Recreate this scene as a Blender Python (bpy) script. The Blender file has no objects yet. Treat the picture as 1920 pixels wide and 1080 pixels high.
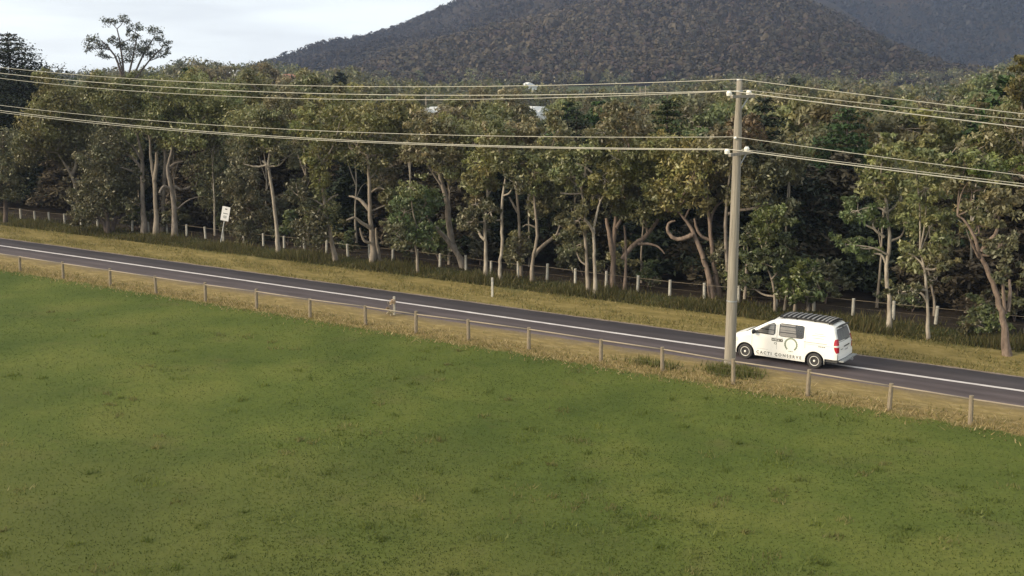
import bpy, bmesh, math, random
import numpy as np
from mathutils import Vector, Matrix
# ------------------------------------------------------------ camera, sky, sun, exposure
# World axes: X runs along the road (to the right of the view), Y across it (away from the camera), Z up, metres.
scene = bpy.context.scene
COL = scene.collection
CAM = (20.53, -46.46, 12.7)
cd = bpy.data.cameras.new('camera'); cam = bpy.data.objects.new('camera', cd); COL.objects.link(cam)
cam.location = CAM
cam.rotation_euler = (math.radians(90 - 10.38), 0, math.radians(34.65))
cd.sensor_width = 36; cd.lens = 41.25; cd.clip_start = .5; cd.clip_end = 12000
scene.camera = cam
SUN_DIR = Vector((-.58, -.82, 0)).normalized()
SUN_EL = math.radians(23)
w = bpy.data.worlds.new('World'); scene.world = w; w.use_nodes = True
nt = w.node_tree; nt.nodes.clear()
N = nt.nodes.new; Lk = nt.links.new
out = N('ShaderNodeOutputWorld'); bg = N('ShaderNodeBackground'); bg.inputs['Strength'].default_value = .1
sky = N('ShaderNodeTexSky'); sky.sky_type = 'NISHITA'; sky.sun_disc = False
sky.sun_elevation = SUN_EL; sky.sun_rotation = math.atan2(SUN_DIR.x, SUN_DIR.y)
sky.air_density = 1.0; sky.dust_density = 1.5; sky.ozone_density = 1.5
# thin bright overcast with soft grey bands, all over the sky
tc = N('ShaderNodeTexCoord'); mp = N('ShaderNodeMapping'); mp.inputs['Scale'].default_value = (1.6, 1.6, 11)
mp.inputs['Rotation'].default_value = (0, math.radians(-4), 0)
nz = N('ShaderNodeTexNoise'); nz.inputs['Scale'].default_value = 2.3; nz.inputs['Detail'].default_value = 5; nz.inputs['Roughness'].default_value = .5
Lk(tc.outputs['Generated'], mp.inputs['Vector']); Lk(mp.outputs['Vector'], nz.inputs['Vector'])
cr = N('ShaderNodeValToRGB'); cr.color_ramp.elements[0].position = .40; cr.color_ramp.elements[1].position = .60
cr.color_ramp.elements[0].color = (8.3, 8.6, 8.6, 1); cr.color_ramp.elements[1].color = (10.6, 11.1, 10.8, 1)
Lk(nz.outputs['Fac'], cr.inputs['Fac'])
mx = N('ShaderNodeMixRGB'); mx.inputs['Fac'].default_value = .88
Lk(sky.outputs['Color'], mx.inputs['Color1']); Lk(cr.outputs['Color'], mx.inputs['Color2'])
Lk(mx.outputs['Color'], bg.inputs['Color']); Lk(bg.outputs['Background'], out.inputs['Surface'])
sd = bpy.data.lights.new('sun', 'SUN'); sd.energy = 4.2; sd.angle = math.radians(28); sd.color = (1, .84, .62)
so = bpy.data.objects.new('sun', sd); COL.objects.link(so); so.location = (-40, -60, 60)
dv = Vector((SUN_DIR.x*math.cos(SUN_EL), SUN_DIR.y*math.cos(SUN_EL), math.sin(SUN_EL)))
so.rotation_euler = dv.to_track_quat('Z', 'Y').to_euler()
vs = scene.view_settings
vs.view_transform = 'Standard'; vs.look = 'None'; vs.gamma = 1; vs.exposure = .38; vs.use_curve_mapping = False
scene.cycles.volume_bounces = 1
scene.cycles.max_bounces = 6; scene.cycles.diffuse_bounces = 2; scene.cycles.transparent_max_bounces = 8

# ------------------------------------------------------------ helpers
rng = np.random.RandomState(7)
random.seed(3)
def link(o, parent=None):
    COL.objects.link(o)
    if parent is not None: o.parent = parent
    return o
def tag(o, label=None, cat=None, group=None, kind=None):
    if label: o['label'] = label
    if cat: o['category'] = cat
    if group: o['group'] = group
    if kind: o['kind'] = kind
    return o
def empty(name, loc, rz=0, label=None, cat=None, group=None):
    o = bpy.data.objects.new(name, None); o.location = loc; o.rotation_euler = (0, 0, rz); o.empty_display_size = .2
    link(o); return tag(o, label, cat, group)
def mesh_obj(name, bm, mat, parent=None, smooth=False, loc=None):
    me = bpy.data.meshes.new(name)
    bmesh.ops.recalc_face_normals(bm, faces=bm.faces)
    bm.to_mesh(me); bm.free()
    if smooth: me.polygons.foreach_set('use_smooth', [True]*len(me.polygons))
    me.materials.append(mat)
    o = bpy.data.objects.new(name, me)
    if loc is not None: o.location = loc
    return link(o, parent)
def np_mesh(name, V, F, mat, col=None, smooth=False):
    """mesh from arrays: V (n,3), F (m,k) all faces of k corners"""
    V = np.asarray(V, np.float32); F = np.asarray(F, np.int32); k = F.shape[1]
    me = bpy.data.meshes.new(name)
    me.vertices.add(len(V)); me.vertices.foreach_set('co', V.ravel())
    me.loops.add(F.size); me.loops.foreach_set('vertex_index', F.ravel())
    me.polygons.add(len(F)); me.polygons.foreach_set('loop_start', np.arange(0, F.size, k, dtype=np.int32))
    me.polygons.foreach_set('loop_total', np.full(len(F), k, np.int32))
    if smooth: me.polygons.foreach_set('use_smooth', np.ones(len(F), bool))
    me.update(calc_edges=True)
    if col is not None:
        a = me.color_attributes.new('Col', 'FLOAT_COLOR', 'POINT')
        c = np.ones((len(V), 4), np.float32); c[:, :3] = col
        a.data.foreach_set('color', c.ravel())
    me.materials.append(mat)
    return me
def obj(name, me, parent=None, loc=None):
    o = bpy.data.objects.new(name, me)
    if loc is not None: o.location = loc
    return link(o, parent)
def bx(bm, c, s, rot=None):
    """box of full size s at centre c"""
    g = bmesh.ops.create_cube(bm, size=1)
    M = Matrix.Translation(c) @ (rot.to_4x4() if rot is not None else Matrix.Identity(4)) @ Matrix.Diagonal((s[0], s[1], s[2], 1))
    bmesh.ops.transform(bm, matrix=M, verts=g['verts']); return g['verts']
def cyl(bm, a, b, r0, r1=None, n=10):
    a, b = Vector(a), Vector(b); d = b - a
    g = bmesh.ops.create_cone(bm, segments=n, radius1=r0, radius2=r0 if r1 is None else r1, depth=d.length, cap_ends=True)
    M = Matrix.Translation((a + b)/2) @ d.to_track_quat('Z', 'Y').to_matrix().to_4x4()
    bmesh.ops.transform(bm, matrix=M, verts=g['verts']); return g['verts']
def lathe(bm, prof, n=28, axis='Y'):
    """revolve (radius, offset) profile about local Y"""
    rings = []
    for r, h in prof:
        rings.append([bm.verts.new((r*math.cos(2*math.pi*k/n), h, r*math.sin(2*math.pi*k/n))) for k in range(n)])
    for a, b in zip(rings, rings[1:]):
        for k in range(n):
            bm.faces.new((a[k], a[(k+1) % n], b[(k+1) % n], b[k]))
    if prof[0][0] > 0: bm.faces.new(rings[0])
    if prof[-1][0] > 0: bm.faces.new(rings[-1])

# ------------------------------------------------------------ materials
def mat(name, color=(.5, .5, .5), rough=.6, metal=0, spec=.4, var=0, scale=20, stretch=(1, 1, 1), bump=0, col2=None, detail=4):
    m = bpy.data.materials.new(name); m.use_nodes = True
    t = m.node_tree; p = t.nodes['Principled BSDF']
    p.inputs['Base Color'].default_value = (*color, 1); p.inputs['Roughness'].default_value = rough
    p.inputs['Metallic'].default_value = metal; p.inputs['Specular IOR Level'].default_value = spec
    if var or col2 or bump:
        g = t.nodes.new('ShaderNodeTexCoord'); mpn = t.nodes.new('ShaderNodeMapping'); mpn.inputs['Scale'].default_value = stretch
        n1 = t.nodes.new('ShaderNodeTexNoise'); n1.inputs['Scale'].default_value = scale; n1.inputs['Detail'].default_value = detail; n1.inputs['Roughness'].default_value = .65
        t.links.new(g.outputs['Object'], mpn.inputs['Vector']); t.links.new(mpn.outputs['Vector'], n1.inputs['Vector'])
        r = t.nodes.new('ShaderNodeValToRGB'); r.color_ramp.elements[0].position = .32; r.color_ramp.elements[1].position = .68
        c2 = col2 if col2 else tuple(c*(1+var) for c in color)
        c1 = color if col2 else tuple(c*(1-var) for c in color)
        r.color_ramp.elements[0].color = (*c1, 1); r.color_ramp.elements[1].color = (*c2, 1)
        t.links.new(n1.outputs['Fac'], r.inputs['Fac']); t.links.new(r.outputs['Color'], p.inputs['Base Color'])
        if bump:
            b = t.nodes.new('ShaderNodeBump'); b.inputs['Strength'].default_value = bump; b.inputs['Distance'].default_value = .03
            t.links.new(n1.outputs['Fac'], b.inputs['Height']); t.links.new(b.outputs['Normal'], p.inputs['Normal'])
    return m
def leaf_mat(name, translucent=.30, gloss=.09, rough=.45):
    """colour comes from each leaf's own colour attribute"""
    m = bpy.data.materials.new(name); m.use_nodes = True; t = m.node_tree; t.nodes.clear()
    o = t.nodes.new('ShaderNodeOutputMaterial'); a = t.nodes.new('ShaderNodeVertexColor'); a.layer_name = 'Col'
    d = t.nodes.new('ShaderNodeBsdfDiffuse'); tr = t.nodes.new('ShaderNodeBsdfTranslucent'); g = t.nodes.new('ShaderNodeBsdfGlossy')
    g.inputs['Roughness'].default_value = rough; g.inputs['Color'].default_value = (.5, .5, .45, 1)
    oi = t.nodes.new('ShaderNodeObjectInfo'); hs = t.nodes.new('ShaderNodeHueSaturation')
    mr = t.nodes.new('ShaderNodeMapRange'); mr.inputs['To Min'].default_value = .72; mr.inputs['To Max'].default_value = 1.22
    mh = t.nodes.new('ShaderNodeMapRange'); mh.inputs['To Min'].default_value = .482; mh.inputs['To Max'].default_value = .518
    ml = t.nodes.new('ShaderNodeMath'); ml.operation = 'MULTIPLY'; ml.inputs[1].default_value = 7.31
    fr = t.nodes.new('ShaderNodeMath'); fr.operation = 'FRACT'
    L = t.links.new
    L(oi.outputs['Random'], mr.inputs['Value']); L(oi.outputs['Random'], ml.inputs[0]); L(ml.outputs[0], fr.inputs[0]); L(fr.outputs[0], mh.inputs['Value'])
    L(a.outputs['Color'], hs.inputs['Color']); L(mr.outputs['Result'], hs.inputs['Value']); L(mh.outputs['Result'], hs.inputs['Hue'])
    L(hs.outputs['Color'], d.inputs['Color']); L(hs.outputs['Color'], tr.inputs['Color'])
    m1 = t.nodes.new('ShaderNodeMixShader'); m1.inputs['Fac'].default_value = translucent
    m2 = t.nodes.new('ShaderNodeMixShader'); m2.inputs['Fac'].default_value = gloss
    L(d.outputs[0], m1.inputs[1]); L(tr.outputs[0], m1.inputs[2]); L(m1.outputs[0], m2.inputs[1]); L(g.outputs[0], m2.inputs[2]); L(m2.outputs[0], o.inputs['Surface'])
    return m
M_LEAF = leaf_mat('gum_leaves'); M_NEEDLE = leaf_mat('conifer_leaves', .08, .04); M_HILLF = leaf_mat('hill_foliage', .1, .02); M_BLADE = leaf_mat('grass_blades', .46, .02)
BARK = {'w': mat('white_gum_bark', (.37, .328, .264), .8, col2=(.165, .135, .105), scale=3.2, stretch=(1.6, 1.6, .5), bump=.3),
        'p': mat('pale_gum_bark', (.30, .255, .20), .8, col2=(.125, .10, .077), scale=3.2, stretch=(1.6, 1.6, .5), bump=.3),
        'g': mat('grey_gum_bark', (.25, .212, .175), .85, col2=(.10, .082, .066), scale=4, stretch=(1.6, 1.6, .5), bump=.4),
        'r': mat('reddish_shaded_bark', (.235, .175, .135), .85, col2=(.09, .065, .05), scale=4, stretch=(1.6, 1.6, .5), bump=.4),  # reddish brown, with the shade on these trunks put into the tone
        'd': mat('dark_bark', (.13, .10, .085), .9, col2=(.055, .042, .036), scale=4, stretch=(1.6, 1.6, .5), bump=.4)}
M_POLE = mat('weathered_pole_wood', (.33, .295, .24), .85, col2=(.16, .142, .115), scale=6, stretch=(3.5, 3.5, .10), bump=.5, detail=9, spec=.2)
M_POST = mat('grey_fence_timber', (.27, .225, .16), .9, col2=(.15, .12, .085), scale=9, stretch=(3, 3, .6), bump=.3, spec=.2)
M_RAIL = mat('sawn_rail_timber', (.30, .255, .19), .8, col2=(.22, .185, .14), scale=5, stretch=(.5, 4, 4), spec=.2)
M_WPOST = mat('weathered_white_post', (.47, .45, .39), .85, col2=(.27, .255, .22), scale=7, stretch=(2, 2, .7), bump=.2, spec=.2)
M_WIRE = mat('aluminium_cable', (.36, .345, .29), .45, .25, var=.1, scale=3)
M_INS = mat('glazed_insulator', (.72, .70, .64), .25, var=.05)
M_STEEL = mat('galvanised_steel', (.36, .37, .37), .45, .6, var=.15, scale=8)
M_WHITE = mat('white_van_paint', (.80, .79, .75), .28, 0, .5, var=.02, scale=2)
M_BLACK = mat('black_trim', (.018, .018, .018), .5, var=.2)
M_TYRE = mat('tyre_rubber', (.035, .033, .032), .85, var=.25, scale=15)
M_GREYP = mat('grey_print', (.15, .16, .148), .5, var=.05)
M_GREENP = mat('sage_print', (.19, .23, .16), .5, var=.12, scale=6)
M_RED = mat('red_lamp_lens', (.42, .015, .03), .2, 0, .6, var=.15, scale=12)
M_SIGN = mat('sign_white', (.78, .76, .74), .45, var=.03, scale=4)
# ------------------------------------------------------------ ground, road, hills
def ss(a, b, x): 
    t = np.clip((x-a)/(b-a), 0, 1); return t*t*(3-2*t)
def wob(x, y):
    return (np.sin(x*.31+y*.17)+np.sin(x*.13-y*.29+1.3)+np.sin(x*.53+y*.47+.7)*.5)/2.5
def gz(x, y):
    x = np.asarray(x, float); y = np.asarray(y, float)
    d = np.hypot(x-CAM[0], y-CAM[1])
    rise = np.minimum(6, .012*np.maximum(0, d-150))
    az = np.arctan2(-(x-CAM[0])*.8226-(y-CAM[1])*.5686*-1*0, 1)*0
    und = wob(x, y)*.16*ss(-3.5, -12, y) + wob(x*1.7, y*1.7)*.10*ss(11, 16, y)
    swale = -.10*ss(5.6, 7.2, y)*ss(11, 8.5, y) + .12*ss(9, 12.5, y)
    return rise + und + swale - .02
def mat_ground():
    m = bpy.data.materials.new('paddock_and_verge'); m.use_nodes = True; t = m.node_tree; p = t.nodes['Principled BSDF']
    p.inputs['Roughness'].default_value = .95; p.inputs['Specular IOR Level'].default_value = .1
    n = t.nodes.new; L = t.links.new
    g = n('ShaderNodeNewGeometry'); sp = n('ShaderNodeSeparateXYZ'); L(g.outputs['Position'], sp.inputs[0])
    def noise(scale, detail=5, rough=.6, stretch=None):
        q = n('ShaderNodeTexNoise'); q.inputs['Scale'].default_value = scale; q.inputs['Detail'].default_value = detail; q.inputs['Roughness'].default_value = rough
        if stretch:
            k = n('ShaderNodeMapping'); k.inputs['Scale'].default_value = stretch; L(g.outputs['Position'], k.inputs['Vector']); L(k.outputs['Vector'], q.inputs['Vector'])
        else: L(g.outputs['Position'], q.inputs['Vector'])
        return q.outputs['Fac']
    def ramp(f, *st):
        r = n('ShaderNodeValToRGB'); e = r.color_ramp.elements
        while len(e) < len(st): e.new(.5)
        for i, (pos, c) in enumerate(st): e[i].position = pos; e[i].color = (*c, 1)
        L(f, r.inputs['Fac']); return r.outputs['Color']
    def mix(f, a, b, mode='MIX', fac=None):
        k = n('ShaderNodeMixRGB'); k.blend_type = mode
        if fac is not None: k.inputs['Fac'].default_value = fac
        else: L(f, k.inputs['Fac'])
        L(a, k.inputs['Color1']); L(b, k.inputs['Color2']); return k.outputs['Color']
    def mth(op, a, b):
        k = n('ShaderNodeMath'); k.operation = op
        for i, v in enumerate((a, b)):
            if isinstance(v, (int, float)): k.inputs[i].default_value = v
            else: L(v, k.inputs[i])
        return k.outputs[0]
    def step(v, a, b):
        k = n('ShaderNodeMapRange'); k.interpolation_type = 'SMOOTHSTEP'; k.inputs['From Min'].default_value = a; k.inputs['From Max'].default_value = b
        L(v, k.inputs['Value']); return k.outputs['Result']
    y = sp.outputs['Y']
    yw = mth('ADD', y, mth('MULTIPLY', mth('SUBTRACT', noise(.9, 5, .7), .5), 1.7))
    yw2 = mth('ADD', y, mth('MULTIPLY', mth('SUBTRACT', noise(.45, 4, .65), .5), 3.2))
    # pasture: large patches, small clumps, fine blade grain
    base = ramp(noise(.16, 4, .6), (.32, (.053, .075, .015)), (.50, (.078, .099, .020)), (.68, (.112, .122, .028)))
    brown = ramp(noise(.27, 5, .7), (.55, (.0, .0, .0)), (.78, (1, 1, 1)))
    tanc = n('ShaderNodeRGB'); tanc.outputs[0].default_value = (.105, .092, .036, 1)
    pas = mix(mth('MULTIPLY', brown, .6), base, tanc.outputs[0])
    dkc = n('ShaderNodeRGB'); dkc.outputs[0].default_value = (.052, .074, .016, 1)
    dk = ramp(noise(.6, 6, .75), (.56, (0, 0, 0)), (.72, (1, 1, 1)))
    pas = mix(mth('MULTIPLY', dk, .65), pas, dkc.outputs[0])
    fine = ramp(noise(7, 6, .8), (.30, (.78, .78, .78)), (.70, (1.22, 1.21, 1.18)))
    pas = mix(None, pas, fine, 'MULTIPLY', 1.0)
    # dry strip by the near fence, gravel shoulder, golden far verge, litter under the trees
    dry = ramp(noise(2.2, 6, .75, (.5, 1.3, 1)), (.30, (.14, .11, .043)), (.52, (.225, .165, .066)), (.72, (.36, .28, .13)))
    grav = ramp(noise(9, 5, .8), (.3, (.115, .09, .055)), (.7, (.20, .155, .10)))
    gold = ramp(noise(1.3, 6, .75, (.5, 1.4, 1)), (.30, (.125, .104, .036)), (.52, (.205, .160, .058)), (.74, (.30, .235, .105)))
    gold = mix(None, gold, fine, 'MULTIPLY', .6)
    grn = ramp(noise(1.8, 6, .75), (.3, (.035, .045, .016)), (.7, (.07, .078, .028)))
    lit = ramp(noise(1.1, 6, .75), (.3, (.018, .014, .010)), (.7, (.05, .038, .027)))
    olive = n('ShaderNodeRGB'); olive.outputs[0].default_value = (.078, .080, .024, 1)
    pas = mix(mth('MULTIPLY', step(mth('ADD', y, mth('MULTIPLY', mth('SUBTRACT', noise(.07, 3, .6), .5), 40)), -14, -34), .5), pas, olive.outputs[0])
    c = mix(step(yw, -3.15, -2.55), pas, dry)
    c = mix(step(yw2, -.3, 1.2), c, grav)
    c = mix(step(y, 5.0, 5.2), c, grav)
    c = mix(step(mth('ADD', y, mth('MULTIPLY', mth('SUBTRACT', noise(2.2, 4, .6), .5), .5)), 5.5, 5.72), c, gold)
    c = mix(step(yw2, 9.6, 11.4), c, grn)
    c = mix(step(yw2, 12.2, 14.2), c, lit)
    c = mix(step(yw2, 70, 90), c, grn)
    L(c, p.inputs['Base Color'])
    b = n('ShaderNodeBump'); b.inputs['Strength'].default_value = .5; b.inputs['Distance'].default_value = .12
    L(noise(5, 6, .8), b.inputs['Height']); L(b.outputs['Normal'], p.inputs['Normal'])
    return m
xs = np.concatenate([-np.geomspace(4500, 130, 22), np.linspace(-125, 70, 130), np.geomspace(75, 4500, 22)])
ys = np.concatenate([-np.geomspace(3000, 75, 16), np.linspace(-72, 45, 118), np.geomspace(47, 5000, 40)])
XX, YY = np.meshgrid(xs, ys); ZZ = gz(XX, YY)
V = np.stack([XX, YY, ZZ], -1).reshape(-1, 3); nx = len(xs)
I = (np.arange(len(ys)-1)[:, None]*nx + np.arange(nx-1)[None, :]).ravel()
ground = obj('ground', np_mesh('ground', V, np.stack([I, I+1, I+nx+1, I+nx], -1), mat_ground(), smooth=True)); tag(ground, kind='structure')

M_ASPH = mat('asphalt', (.066, .056, .060), .85, col2=(.044, .037, .041), scale=.7, detail=8, spec=.25, stretch=(.35, 1.2, 1))
def wear(m):   # worn wheel tracks, tar patches and gravel crumbs along the edges, fixed to the road itself
    t = m.node_tree; n = t.nodes.new; L = t.links.new; p = t.nodes['Principled BSDF']; base = p.inputs['Base Color'].links[0].from_socket
    g = n('ShaderNodeNewGeometry'); s = n('ShaderNodeSeparateXYZ'); L(g.outputs['Position'], s.inputs[0])
    q = n('ShaderNodeTexNoise'); q.inputs['Scale'].default_value = .35; q.inputs['Detail'].default_value = 4; L(g.outputs['Position'], q.inputs['Vector'])
    a1 = n('ShaderNodeMath'); a1.operation = 'MULTIPLY_ADD'; a1.inputs[1].default_value = .5; L(q.outputs['Fac'], a1.inputs[0]); L(s.outputs['Y'], a1.inputs[2])
    r = n('ShaderNodeValToRGB'); e = r.color_ramp.elements
    k = n('ShaderNodeMapRange'); k.inputs['From Min'].default_value = 1.1; k.inputs['From Max'].default_value = 5.8; L(a1.outputs[0], k.inputs['Value']); L(k.outputs['Result'], r.inputs['Fac'])
    for i, (pos, v) in enumerate(((0, 1.7), (.05, 1.05), (.16, .92), (.24, 1.22), (.33, .92), (.45, .98), (.60, .92), (.68, 1.2), (.78, .92), (.93, 1.05), (1, 1.8))):
        el = e[i] if i < 2 else e.new(pos)
        el.position = pos; el.color = (v/2, v/2*.97, v/2*.94, 1)
    mm = n('ShaderNodeMixRGB'); mm.blend_type = 'MULTIPLY'; mm.inputs['Fac'].default_value = 1; L(base, mm.inputs['Color1']); L(r.outputs['Color'], mm.inputs['Color2'])
    m2 = n('ShaderNodeMixRGB'); m2.blend_type = 'ADD'; m2.inputs['Fac'].default_value = 1; L(mm.outputs['Color'], m2.inputs['Color1']); L(mm.outputs['Color'], m2.inputs['Color2'])
    L(m2.outputs['Color'], p.inputs['Base Color'])
wear(M_ASPH)
M_LINE = mat('road_paint', (.62, .58, .56), .6, col2=(.44, .40, .39), scale=1.5, detail=8, spec=.2)
M_SHOUL = mat('gravel_edge', (.26, .21, .16), .95, col2=(.13, .10, .078), scale=5, detail=6, bump=.4, spec=.1)
def strip(name, y0, y1, z, m, x0=-420, x1=160, dx=.6, jag=0, kind='structure', thick=0):
    r = np.random.RandomState(int(abs(y0*100)))
    xa = np.concatenate([np.linspace(x0, -100, 60), np.arange(-99.5, 45, dx), np.linspace(46, x1, 30)])
    ja = r.uniform(-jag, jag, (2, len(xa)))
    rows = [(y0+ja[0], z), (y1+ja[1], z)]
    if thick: rows = [(y0+ja[0]-.06, z-thick)] + rows + [(y1+ja[1]+.06, z-thick)]
    V = np.concatenate([np.stack([xa, yy if isinstance(yy, np.ndarray) else np.full(len(xa), yy), np.full(len(xa), zz)], -1) for yy, zz in rows])
    k = len(xa); F = []
    for j in range(len(rows)-1):
        a = np.arange(k-1)+j*k; F.append(np.stack([a, a+1, a+k+1, a+k], -1))
    return tag(obj(name, np_mesh(name, V, np.concatenate(F), m)), kind=kind)
strip('road', .93, 5.42, .034, M_ASPH, jag=.05, thick=.09)
strip('road_marking', 3.02, 3.27, .039, M_LINE, jag=.012)
strip('road_shoulder', 5.34, 5.72, .018, M_SHOUL, jag=.07)

def hillmesh(name, cen, r0, r1, prof, m, zscale=1, rb=1.5, lump=6):
    """a hill as a height field; prof = bearing (deg, from +Y towards +X) -> crest height, crest at distance r1 from the valley point cen"""
    az = np.linspace(prof[0][0], prof[-1][0], 150); h = np.interp(az, [a for a, _ in prof], [b for _, b in prof])
    for _ in range(3): h = np.convolve(np.pad(h, 2, 'edge'), [.1, .2, .4, .2, .1], 'valid')
    f = np.concatenate([np.linspace(0, 1, 40), np.linspace(1.05, rb, 12)])
    rr = r0+(r1-r0)*f
    A, Rr = np.meshgrid(np.radians(az), rr)
    Fm = np.repeat(f[:, None], len(az), 1)
    up = np.where(Fm <= 1, np.sin(np.clip(Fm, 0, 1)*math.pi/2)**1.25, 1-.5*((Fm-1)/(rb-1))**2)
    X = cen[0]+Rr*np.sin(A); Y = cen[1]+Rr*np.cos(A)
    Z = h[None, :]*up*zscale
    Z = Z + lump*np.sin(X*.021+Y*.008)*np.sin(Y*.017-X*.006+1)*np.clip(Fm*(1.02-Fm)*4, 0, 1) + .9*np.minimum(6, .012*np.maximum(0, np.minimum(Rr, r0)-150)) - 2
    V = np.stack([X, Y, Z], -1).reshape(-1, 3); k = len(az)
    I = (np.arange(len(rr)-1)[:, None]*k+np.arange(k-1)[None, :]).ravel()
    me = np_mesh(name, V, np.stack([I, I+1, I+k+1, I+k], -1), m, smooth=True)
    o = tag(obj(name, me), kind='structure')
    return np.stack([X, Y, Z], -1), Fm
M_HILL = mat('hill_soil', (.028, .022, .015), .95, col2=(.04, .03, .02), scale=.02, spec=.05)
def pxaz(px): return -34.65+math.degrees(math.atan((px-960)/2237))
def crest(px, py, r): return 12.7+r*(137-py)/2237
def pr(pts, r, dz=0): return [(pxaz(a), max(-4, crest(a, b, r)-dz)) for a, b in pts]
SP = hillmesh('hill', CAM, 620, 1050, pr([(300, 150), (560, 140), (640, 131), (760, 96), (860, 74), (960, 46), (1060, 20), (1150, -4), (1300, -25), (1400, -12), (1490, 8), (1600, 52), (1700, 108), (1770, 142), (1900, 150), (2150, 150)], 1050, 8), M_HILL, lump=7)
RG = hillmesh('hill', CAM, 800, 1550, pr([(-250, 175), (200, 170), (380, 150), (460, 128), (540, 108), (600, 88), (650, 76), (700, 62), (760, 42), (820, 21), (870, 4), (960, -35), (1100, -80), (1250, -90), (1450, -40), (1600, 20), (1760, 110), (2000, 130)], 1550, 15), M_HILL, lump=9)
MT = hillmesh('mountain', CAM, 1200, 1800, pr([(700, 140), (900, 90), (1000, 60), (1150, 0), (1400, -60), (1700, -95), (2000, -90), (2400, -60), (2700, 60)], 1800), M_HILL, lump=18, rb=1.12)
def hilltrees(name, label, G, n, cr, hcr, cols, seed, nq=22, fmin=.02, pxr=(380, 1990)):
    r = np.random.RandomState(seed)
    P3, Fm = G; ni, nj = Fm.shape
    azs = np.degrees(np.arctan2(P3[0, :, 0]-CAM[0], P3[0, :, 1]-CAM[1]))
    ok = np.where((azs > pxaz(pxr[0])) & (azs < pxaz(pxr[1])))[0]
    j = r.uniform(ok[0], ok[-1]-1, n); i = np.sqrt(r.uniform(fmin, 1, n))*42 if False else r.uniform(fmin*39, 41, n)
    i0 = i.astype(int); j0 = j.astype(int); a = (i-i0)[:, None]; b = (j-j0)[:, None]
    C = (P3[i0, j0]*(1-a)*(1-b)+P3[i0+1, j0]*a*(1-b)+P3[i0, j0+1]*(1-a)*b+P3[i0+1, j0+1]*a*b)
    R = cr*r.lognormal(0, .25, n); Hh = hcr*r.uniform(.7, 1.3, n)
    q = nq; d = r.normal(size=(n, q, 3)); d[..., 2] = np.abs(d[..., 2])*1.1-.25; d /= np.linalg.norm(d, axis=-1, keepdims=True)
    rad = r.uniform(.75, 1.0, (n, q, 1))
    cen = C[:, None, :] + np.array([0, 0, 1])*Hh[:, None, None]*.55 + d*rad*np.stack([R, R, Hh*.5], -1)[:, None, :]
    nn = d*1.1 + r.normal(size=d.shape)*.22; nn /= np.linalg.norm(nn, axis=-1, keepdims=True)
    t1 = np.cross(nn, r.normal(size=d.shape)); t1 /= np.linalg.norm(t1, axis=-1, keepdims=True); t2 = np.cross(nn, t1)
    s = (R[:, None, None]*r.uniform(.2, .42, (n, q, 1)))
    vv = np.stack([cen+t1*s, cen+t2*s*.8, cen-t1*s, cen-t2*s*.8], 2).reshape(-1, 3)
    cols = np.array(cols); base = cols[r.randint(0, len(cols), n)]*r.uniform(.86, 1.14, (n, 1))*(1+.28*np.sin(C[:, :1]*.013+C[:, 2:]*.02)*np.sin(C[:, 1:2]*.011+1))*.86
    cc = np.repeat(np.repeat(base[:, None, :]*r.uniform(.75, 1.25, (n, q, 1)), 4, 1).reshape(n, q*4, 3) if False else base[:, None, :]*np.ones((1, q*4, 1)), 1, 1).reshape(-1, 3)
    F = np.arange(n*q*4).reshape(-1, 4)
    o = obj(name, np_mesh(name, vv, F, M_HILLF, cc)); tag(o, label, 'forest', kind='stuff'); return o
HC = [(.049, .039, .026), (.057, .047, .031), (.040, .036, .023), (.068, .056, .036), (.047, .034, .027)]
hilltrees('forest', 'warm brown gum forest covering the nearer spur of the mountain', SP, 9500, 3.2, 8, HC, 1, nq=21)
hilltrees('forest', 'dark gum forest on the ridge that meets the sky', RG, 9000, 3.6, 8, [tuple(.72*c for c in k) for k in HC], 2, nq=13, pxr=(380, 1500))
hilltrees('forest', 'blue shaded forest on the far mountain slope at the top right', MT, 9000, 4.4, 10, [(.013, .015, .018), (.017, .018, .019)], 3, nq=11, fmin=-.02 if False else 0, pxr=(1250, 1990))  # shade and distance blue are put into these foliage colours
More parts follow.
